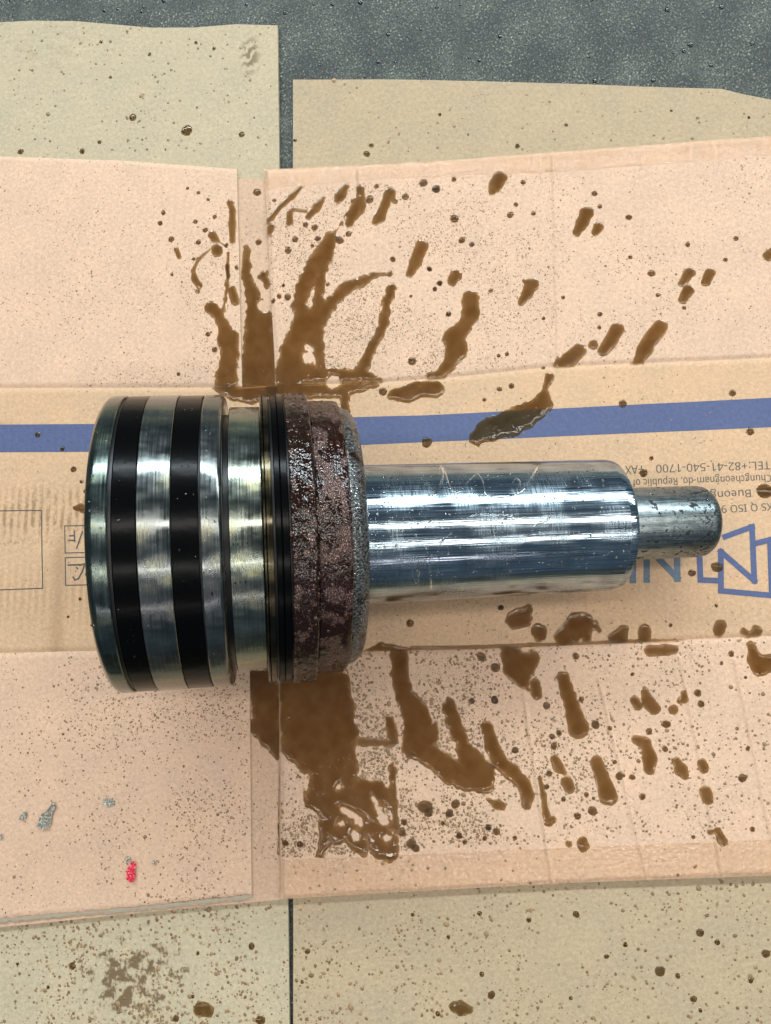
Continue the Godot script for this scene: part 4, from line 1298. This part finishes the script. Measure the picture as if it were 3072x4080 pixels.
	drops("CEN", [[200.4, -95.1, 2.6, "large oil drop right of the oil puddle on the blue stripe"], [273.2, -101.3, 2.3, "small oil drop above the printed phone line on the middle panel"], [117.7, -107, 1.7, "small oil drop above the oil puddle on the blue stripe, third nearest to it"], [125.9, -109, 2, "small oil drop above the oil puddle on the blue stripe, second nearest to it"], [107.4, -99.6, 1.4, "small oil drop above the oil puddle on the blue stripe, nearest to it"], [67.7, -70.4, 3.8, "large oil drop left of the oil puddle on the blue stripe"], [218, -57.5, 1.5, "small oil drop left of the printed phone line, nearest to it"], [212.6, -47.6, 2.8, "large oil drop left of the printed phone line, second nearest to it"], [290.5, -34.6, 5.2, "large oil drop above the blue emblem on the middle panel"], [257.5, 15.5, 3.5, "large oil drop left of the blue emblem, nearest to it"], [241.5, 19.3, 2.4, "small oil drop left of the blue emblem, second nearest to it"], [283.2, -74.9, 2.6, "large oil drop right of the printed phone line on the middle panel"], [55.7, 52.6, 2.7, "large oil drop left of the heart shaped oil blob, third nearest to it"], [116.5, 42.2, 1.8, "small oil drop left of the heart shaped oil blob, nearest to it"], [-209.1, -79.7, 2.1, "small oil drop above the leaf shaped oil spot, fifth nearest to it"], [-190.5, -69.3, 1.6, "small oil drop above the leaf shaped oil spot, fourth nearest to it"], [-181.9, -54.7, 2.1, "small oil drop above the leaf shaped oil spot, third nearest to it"], [-175.7, -45.8, 1.4, "small oil drop above the leaf shaped oil spot, second nearest to it"], [-172.6, -38.8, 1.5, "small oil drop above the leaf shaped oil spot, nearest to it"], [-173, 36.5, 1.1, "tiny oil drop below the steel rim, nearest to it"], [-181, 48.8, 0.9, "tiny oil drop below the printed rectangle on the middle panel"], [-163.8, 54.2, 1.4, "small oil drop below the steel rim, second nearest to it"], [37.4, -106.6, 2.8, "large oil drop left of the wide flat oil patch on the middle panel"], [116.2, 42.2, 1.9, "small oil drop left of the heart shaped oil blob, second nearest to it"], [226.4, 53.4, 1.2, "tiny oil drop right of the mushroom shaped oil blob on the middle panel"], [256, 40.7, 1.1, "tiny oil drop below the blue emblem on the middle panel"]])
	drops("BR", [[96.4, 103.2, 2, "small oil drop right of the forked oil puddle on the lower right flap"], [111.2, 102.5, 2.4, "small oil drop above the long crooked oil streak, nearest to it"], [65, 171.2, 4.5, "large oil drop right of the largest oil puddle, fifth nearest to it"], [67.3, 174.6, 3.1, "large oil drop right of the largest oil puddle, sixth nearest to it"], [85, 169.1, 2.8, "large oil drop below the forked oil puddle, nearest to it"], [80.9, 174.9, 2.6, "small oil drop below the forked oil puddle, second nearest to it"], [56.1, 194.6, 3.3, "large oil drop right of the largest oil puddle, third nearest to it"], [59, 197.4, 2.6, "small oil drop right of the largest oil puddle, fourth nearest to it"], [49.6, 187.4, 3.1, "large oil drop right of the largest oil puddle, second nearest to it"], [51.4, 181.1, 2.1, "small oil drop right of the largest oil puddle, nearest to it"], [76.7, 181.2, 1.6, "small oil drop right of the largest oil puddle, seventh nearest to it"], [87.2, 188.9, 2.1, "small oil drop below the forked oil puddle, third nearest to it"], [90.6, 192.8, 1.6, "small oil drop below the forked oil puddle, fourth nearest to it"], [-26.9, 195.9, 2.2, "small oil drop left of the largest oil puddle, second nearest to it"], [-17, 196.6, 2.2, "small oil drop left of the largest oil puddle, nearest to it"], [105.9, 183.4, 1.9, "small oil drop left of the long crooked oil streak, third nearest to it"], [241.8, 96.9, 2.1, "small oil drop right of the torpedo shaped oil spot, nearest to it"], [243.7, 103.7, 2.2, "small oil drop right of the torpedo shaped oil spot, second nearest to it"], [221.1, 116.7, 2.6, "small oil drop below the torpedo shaped oil spot on the lower right flap"], [210.1, 121.3, 2, "small oil drop above the boot shaped oil spot on the lower right flap"], [219.8, 132.3, 2, "small oil drop right of the boot shaped oil spot on the lower right flap"], [267.5, 149.7, 2.5, "small oil drop right of the oval spots by the crease, nearest to it"], [271.7, 131, 1.3, "small oil drop right of the oval spots by the crease, second nearest to it"], [148, 125.4, 2, "small oil drop above the slanted oil bar, second nearest to it"], [149, 131.5, 2.3, "small oil drop above the slanted oil bar, nearest to it"], [152.6, 123.1, 1.9, "small oil drop left of the bottle shaped oil spot, second nearest to it"], [145.7, 148.9, 2, "small oil drop right of the upright oil sliver, nearest to it"], [111.6, 102, 2.1, "small oil drop above the long crooked oil streak, second nearest to it"], [112.1, 81.4, 3.2, "large oil drop left of the wedge shaped oil patch, nearest to it"], [144.9, 105.7, 2.3, "small oil drop below the wedge shaped oil patch on the lower right flap"], [167.5, 101.5, 1.9, "small oil drop right of the bottle shaped oil spot, nearest to it"], [176.2, 117.5, 2.7, "large oil drop right of the bottle shaped oil spot, second nearest to it"], [124, 134.5, 2.1, "small oil drop right of the long crooked oil streak on the lower right flap"], [190.9, 149.5, 2.8, "large oil drop right of the bottle shaped oil spot, fourth nearest to it"], [172.7, 171.8, 3.1, "large oil drop left of the bottle shaped oil spot, fourth nearest to it"], [163.1, 175.1, 2.2, "small oil drop right of the upright oil sliver, third nearest to it"], [204.4, 162.3, 2, "small oil drop below the boot shaped oil spot on the lower right flap"], [169.1, 161.8, 1.6, "small oil drop left of the bottle shaped oil spot, third nearest to it"], [143.8, 157.2, 1.8, "small oil drop above the upright oil sliver on the lower right flap"], [154.4, 164.8, 1.6, "small oil drop right of the upright oil sliver, second nearest to it"], [102.9, 74.3, 3, "large oil drop left of the wedge shaped oil patch, second nearest to it"], [164.6, 73.7, 2.2, "small oil drop above the bottle shaped oil spot on the lower right flap"], [264.1, 71.6, 1.9, "small oil drop right of the torpedo shaped oil spot, fourth nearest to it"], [198.5, 150.3, 1.8, "small oil drop left of the boot shaped oil spot, nearest to it"], [187.6, 141, 1.6, "small oil drop right of the bottle shaped oil spot, third nearest to it"], [185.1, 119.6, 1.4, "small oil drop left of the boot shaped oil spot, second nearest to it"], [173.5, 163.9, 1.1, "tiny oil drop left of the bottle shaped oil spot, nearest to it"], [272, 181.1, 1.7, "small oil drop right of the oval spots by the crease, third nearest to it"], [235.2, 186.5, 1.4, "small oil drop below the oval spots by the crease on the lower right flap"], [106, 183.4, 2, "small oil drop left of the long crooked oil streak, second nearest to it"], [111, 186, 2.3, "small oil drop left of the long crooked oil streak, nearest to it"], [103.6, 190.3, 1.6, "small oil drop left of the long crooked oil streak, fourth nearest to it"], [122.9, 189.6, 1.5, "small oil drop below the long crooked oil streak on the lower right flap"], [257.7, 77.7, 1.2, "tiny oil drop right of the torpedo shaped oil spot, third nearest to it"], [200.7, 85.2, 1.2, "tiny oil drop above the torpedo shaped oil spot on the lower right flap"], [272.3, 86.6, 1.1, "tiny oil drop above the oval spots by the crease on the lower right flap"]])
	drops("LB", [[-42.9, 309.1, 3.1, "large oil drop right of the large oval oil pool on the left beige board"], [-49.6, 263.7, 2.2, "small oil drop above the large oval oil pool, third nearest to it"], [-186.6, 293.5, 1.3, "small oil drop left of the trodden brown smear, second nearest to it"], [-208.6, 279.7, 1.2, "tiny oil drop left of the trodden brown smear, third nearest to it"], [-99, 310, 2.2, "small oil drop left of the large oval oil pool on the left beige board"], [-170.6, 279.8, 2.4, "small oil drop left of the trodden brown smear, nearest to it"], [-85.6, 269.1, 1.2, "tiny oil drop above the large oval oil pool, second nearest to it"], [-88.2, 296, 1.2, "tiny oil drop above the large oval oil pool, nearest to it"], [-151, -322.1, 3, "large oil drop left of the shoe mark, fourth nearest to it"], [-109.4, -309.6, 3.9, "large oil drop below the shoe mark, second nearest to it"], [-67.8, -304.8, 2.1, "small oil drop below the shoe mark, nearest to it"], [-176.1, -303.7, 1.6, "small oil drop left of the shoe mark, seventh nearest to it"], [-189.2, -296.9, 2.3, "small oil drop left of the shoe mark, eighth nearest to it"], [-236.9, -298.5, 2.2, "small oil drop left of the shoe mark, ninth nearest to it"], [-139.9, -372.3, 1.4, "small oil drop left of the shoe mark, third nearest to it"], [-178.2, -384.7, 1.5, "small oil drop left of the shoe mark, sixth nearest to it"], [-90.4, -374.3, 1.4, "small oil drop left of the shoe mark, nearest to it"], [-169.6, -355.4, 1.4, "small oil drop left of the shoe mark, fifth nearest to it"], [-104.2, -379.8, 1.2, "tiny oil drop left of the shoe mark, second nearest to it"]])
	drops("RB", [[106.8, 288.6, 2.3, "small oil drop right of the lemon shaped oil pool, nearest to it"], [213.1, 270.8, 3.3, "large oil drop right of the lemon shaped oil pool, sixth nearest to it"], [239, 246.8, 2.6, "small oil drop right of the lemon shaped oil pool, tenth nearest to it"], [249.4, 252.2, 1.8, "small oil drop right of the lemon shaped oil pool, eleventh nearest to it"], [278.8, 258.1, 2.7, "large oil drop right of the lemon shaped oil pool, twelfth nearest to it"], [161.7, 237.8, 2.1, "small oil drop right of the lemon shaped oil pool, third nearest to it"], [131.5, 242, 1.7, "small oil drop above the lemon shaped oil pool, fifth nearest to it"], [99.9, 238.9, 1.5, "small oil drop above the lemon shaped oil pool, third nearest to it"], [100.8, 276.2, 1.7, "small oil drop above the lemon shaped oil pool, nearest to it"], [192, 255.3, 1.7, "small oil drop right of the lemon shaped oil pool, fifth nearest to it"], [224.1, 273.1, 1.7, "small oil drop right of the lemon shaped oil pool, seventh nearest to it"], [233.2, 286.7, 2, "small oil drop right of the lemon shaped oil pool, eighth nearest to it"], [268.7, 274.6, 1.5, "small oil drop right of the lemon shaped oil pool, twelfth nearest to it"], [180.1, 262.9, 1.5, "small oil drop right of the lemon shaped oil pool, fourth nearest to it"], [72.5, 301.1, 1.7, "small oil drop left of the lemon shaped oil pool, nearest to it"], [-12.4, 265.7, 1.8, "small oil drop left of the lemon shaped oil pool, third nearest to it"], [56.6, 241, 1.2, "tiny oil drop above the lemon shaped oil pool, fourth nearest to it"], [157, 288.8, 1.3, "small oil drop right of the lemon shaped oil pool, second nearest to it"], [237.1, 293.3, 1.3, "tiny oil drop right of the lemon shaped oil pool, ninth nearest to it"], [79.6, 254.1, 1.2, "tiny oil drop above the lemon shaped oil pool, second nearest to it"], [-15.7, 284.7, 1.2, "tiny oil drop left of the lemon shaped oil pool, second nearest to it"], [25.1, -285.7, 2.2, "small oil drop right of the bare floor between the boards, nearest to it"], [28.4, -292.2, 1.7, "small oil drop right of the bare floor between the boards, second nearest to it"], [-27.9, -298.6, 1.4, "small oil drop below the bare floor between the boards on the right beige board"], [133.8, -287, 1.8, "small oil drop right of the bare floor between the boards, fourth nearest to it"], [168.7, -301.7, 1.3, "small oil drop left of the far corner, second nearest to it"], [78.4, -313.8, 1.2, "tiny oil drop right of the bare floor between the boards, third nearest to it"], [242.8, -309.2, 1, "tiny oil drop left of the far corner, nearest to it"], [296.1, -301.7, 1.1, "tiny oil drop right of the far corner on the right beige board"]])


func build_specks() -> void:
	var n := FastNoiseLite.new()
	n.seed = 77
	n.frequency = 14.0
	n.fractal_octaves = 3
	# sheet, number, smallest and largest radius in mm, x and z of where they are thickest, how far they spread, words
	var plan := [
		["TL", 2600, 0.2, 0.5, -60, -140, 130, "fine brown oil specks sprayed over the upper left carton flap"],
		["TR", 7500, 0.2, 0.55, 10, -130, 130, "fine brown oil specks sprayed thickly over the upper right carton flap"],
		["CEN", 2200, 0.2, 0.5, 100, 20, 150, "fine brown oil specks over the printed middle panel"],
		["BL", 3000, 0.25, 0.72, -80, 120, 110, "fine brown oil specks over the lower left carton flap"],
		["BR", 8000, 0.22, 0.95, 20, 190, 120, "dense brown oil specks over the lower right carton flap"],
		["SLOT", 60, 0.2, 0.5, -50, -100, 90, "a few brown oil specks in the slot between the upper flaps"],
		["SLOTB", 130, 0.2, 0.6, -50, 150, 90, "brown oil specks in the gap between the lower flaps"],
		["LB", 3600, 0.3, 1.15, -100, 300, 300, "scattered brown oil specks on the left beige board"],
		["RB", 2400, 0.3, 1.15, 60, 300, 280, "scattered brown oil specks on the right beige board"]]
	var m := dome(7, 2, 0.28, false)
	for p in plan:
		var s: String = p[0]
		var places := []
		var tries := 0
		var box_a: Array = edges[s][0]
		while places.size() < p[1] and tries < p[1] * 24:
			tries += 1
			var q := sheet_point(s, rng.randf(), rng.randf())
			if q.x < -0.29 or q.x > 0.34 or q.y < -0.44 or q.y > 0.34: continue
			if s.ends_with("B") and s.length() == 2 and q.y > -0.27 and q.y < 0.19: continue
			var d: float = Vector2(q.x - p[4] / 1000.0, q.y - p[5] / 1000.0).length() * 1000.0 / p[6]
			var want := (0.12 + 0.88 * exp(-d * d)) * clampf(0.55 + 1.1 * n.get_noise_2d(q.x, q.y), 0.08, 1.0)
			if rng.randf() > want or outside(s, q.x, q.y) > -0.0004: continue
			if s == "TR" and q.y * 1000.0 < line_z(edges[s][0], q.x * 1000.0) + 14.0 and rng.randf() < 0.9: continue
			if s == "BR" and q.y * 1000.0 > line_z(edges[s][1], q.x * 1000.0) - 26.0 and rng.randf() < 0.93: continue
			if s[0] != "L" and s != "RB" and dry_distance(s, q.x, q.y) < 0.0006: continue
			places.append(q)
		var mm := MultiMesh.new()
		mm.transform_format = MultiMesh.TRANSFORM_3D
		mm.use_colors = true
		mm.mesh = m
		mm.instance_count = places.size()
		for i in places.size():
			var q: Vector2 = places[i]
			var r := lerpf(p[2], p[3], pow(rng.randf(), 3.4 if s != "LB" and s != "RB" and s != "BL" else 2.4)) / 1000.0
			if rng.randf() < 0.03: r *= 1.7
			var a := rng.randf() * TAU
			var b := Basis(Vector3.UP, a).scaled_local(Vector3(r, r, r * rng.randf_range(0.9, 1.35)))
			mm.set_instance_transform(i, Transform3D(b, Vector3(q.x, surf(s, q.x, q.y) + 0.00008, q.y)))
			var k := rng.randf()
			mm.set_instance_color(i, Color(0.36, 0.225, 0.115).lerp(Color(0.17, 0.10, 0.042), k))
		var o := MultiMeshInstance3D.new()
		o.name = numbered("oil_specks")
		o.multimesh = mm
		o.material_override = mats["speck"]
		tag(o, p[7], "oil specks", "", "stuff")
		add_child(o)
	# beads of water and oil glinting on the bare floor
	var fm := MultiMesh.new()
	fm.transform_format = MultiMesh.TRANSFORM_3D
	fm.mesh = dome(8, 3, 0.55, true)
	fm.instance_count = 450
	for i in fm.instance_count:
		var x := rng.randf_range(-0.29, 0.36)
		var z := rng.randf_range(-0.46, -0.33)
		var r := lerpf(0.0004, 0.0022, pow(rng.randf(), 4.0))
		fm.set_instance_transform(i, Transform3D(Basis().scaled(Vector3(r, r, r)), Vector3(x, FLOOR_Y, z)))
	var fo := MultiMeshInstance3D.new()
	fo.name = "wet_beads"
	fo.multimesh = fm
	fo.material_override = mats["floor_bead"]
	tag(fo, "tiny wet beads glinting on the dark gritty floor", "wet beads", "", "stuff")
	add_child(fo)


# ------------------------------------------------------------------ scraps
func flake(called: String, label: String, category: String, outline: Array, mat: Material, crumple: float, s: int) -> void:
	var poly := PackedVector2Array()
	for i in outline.size() / 2: poly.append(Vector2(outline[2 * i], outline[2 * i + 1]) / 1000.0)
	var c := Vector2.ZERO
	for p in poly: c += p / poly.size()
	var st := SurfaceTool.new()
	st.begin(Mesh.PRIMITIVE_TRIANGLES)
	var n := FastNoiseLite.new()
	n.seed = s
	n.frequency = 520.0
	n.fractal_octaves = 3
	var rings := 9
	var at := func(outer: PackedVector2Array, k: int, r: int) -> Vector3:
		var p: Vector2 = c.lerp(outer[k % outer.size()], r / float(rings))
		return Vector3(p.x, surf("BL", p.x, p.y) + 0.0004 + crumple * (0.5 + 0.5 * n.get_noise_2d(p.x, p.y)), p.y)
	var fine := PackedVector2Array()
	for k in poly.size():
		for q in 4:
			var w: Vector2 = poly[k].lerp(poly[(k + 1) % poly.size()], q / 4.0)
			fine.append(w + Vector2(n.get_noise_2d(w.x * 2.0, w.y), n.get_noise_2d(w.x, w.y * 2.0 + 3.0)) * 0.0009)
	poly = fine
	for k in poly.size():
		for r in rings:
			var a: Vector3 = at.call(poly, k, r)
			var b: Vector3 = at.call(poly, k + 1, r)
			var d: Vector3 = at.call(poly, k, r + 1)
			var e: Vector3 = at.call(poly, k + 1, r + 1)
			tri(st, a, d, e, Vector3.UP)
			if r > 0: tri(st, a, e, b, Vector3.UP)
	st.generate_normals()
	tag(put(called, st.commit(), mat), label, category)


func flecked(a: Color, b: Color, limit: float, s: int) -> ImageTexture:
	var n := seamless(128, 0.09, s, 3)
	var d := PackedByteArray(); d.resize(128 * 128 * 3)
	for k in 128 * 128:
		var c := a.lerp(b, smoothstep(limit, limit + 0.12, n[k] / 255.0)) * (0.82 + 0.3 * n[k] / 255.0)
		d[k * 3] = int(clampf(c.r * 255, 0, 255))
		d[k * 3 + 1] = int(clampf(c.g * 255, 0, 255))
		d[k * 3 + 2] = int(clampf(c.b * 255, 0, 255))
	return color_tex(128, 128, d)


func build_scraps() -> void:
	var red := StandardMaterial3D.new()
	red.albedo_texture = flecked(Color(0.90, 0.16, 0.28), Color(0.98, 0.72, 0.74), 0.66, 301)
	red.uv1_triplanar = true
	red.uv1_scale = Vector3(45, 45, 45)
	red.roughness = 0.2
	var g := StandardMaterial3D.new()
	g.albedo_texture = flecked(Color(0.52, 0.51, 0.46), Color(0.80, 0.79, 0.74), 0.56, 302)
	g.uv1_triplanar = true
	g.uv1_scale = Vector3(45, 45, 45)
	g.roughness = 0.15
	flake("paint_chip", "crumpled bright red paint chip lying on the lower left carton flap", "paint chip", [-128.1,208.5,-126.5,211.6,-127.3,215.3,-126.3,219.1,-128,223.1,-130.5,222.3,-132.6,220.9,-132.3,218.1,-133,215.4,-131.7,212.9,-130.1,210.8], red, 0.0030, 1)
	flake("grey_scrap", "largest grey scrap, long with a narrow tail, left of the red chip", "scrap", [-185.1,172.6,-182.9,173.1,-183.4,176.7,-185.1,179.6,-185.8,186.1,-187.5,189.4,-191.9,189.8,-195.1,188.7,-194.6,185.1,-193,180.4,-189.6,178.9,-187.5,176.2], g, 0.0026, 2)
	flake("grey_scrap", "small forked grey scrap near the picture edge on the lower left flap", "scrap", [-203.8,178.8,-202.6,181.8,-206,184.8,-208.8,184.5,-208,182.4], g, 0.0014, 3)
	flake("grey_scrap", "tiny grey crumb directly above the red paint chip", "scrap", [-133.7,207.1,-130.6,207.1,-130.2,209.1,-133,209.9,-134.7,208.7], g, 0.0014, 4)
	flake("grey_scrap", "pale grey flat scrap between the long scrap and the carton edge slot", "scrap", [-150.7,170.2,-144.5,169.8,-142.5,172.4,-146.8,175.1,-150.9,173.7], g, 0.0006, 5)
	flake("grey_scrap", "little grey crumb right of the red paint chip's tip", "scrap", [-115.4,209,-112.9,209.4,-113.4,211.7,-115.6,211.3], g, 0.0014, 6)
	flake("grey_scrap", "grey crumb at the very picture edge below the forked scrap", "scrap", [-222,193.9,-219.2,194.8,-218.8,196.7,-221.6,197.4], g, 0.0014, 7)
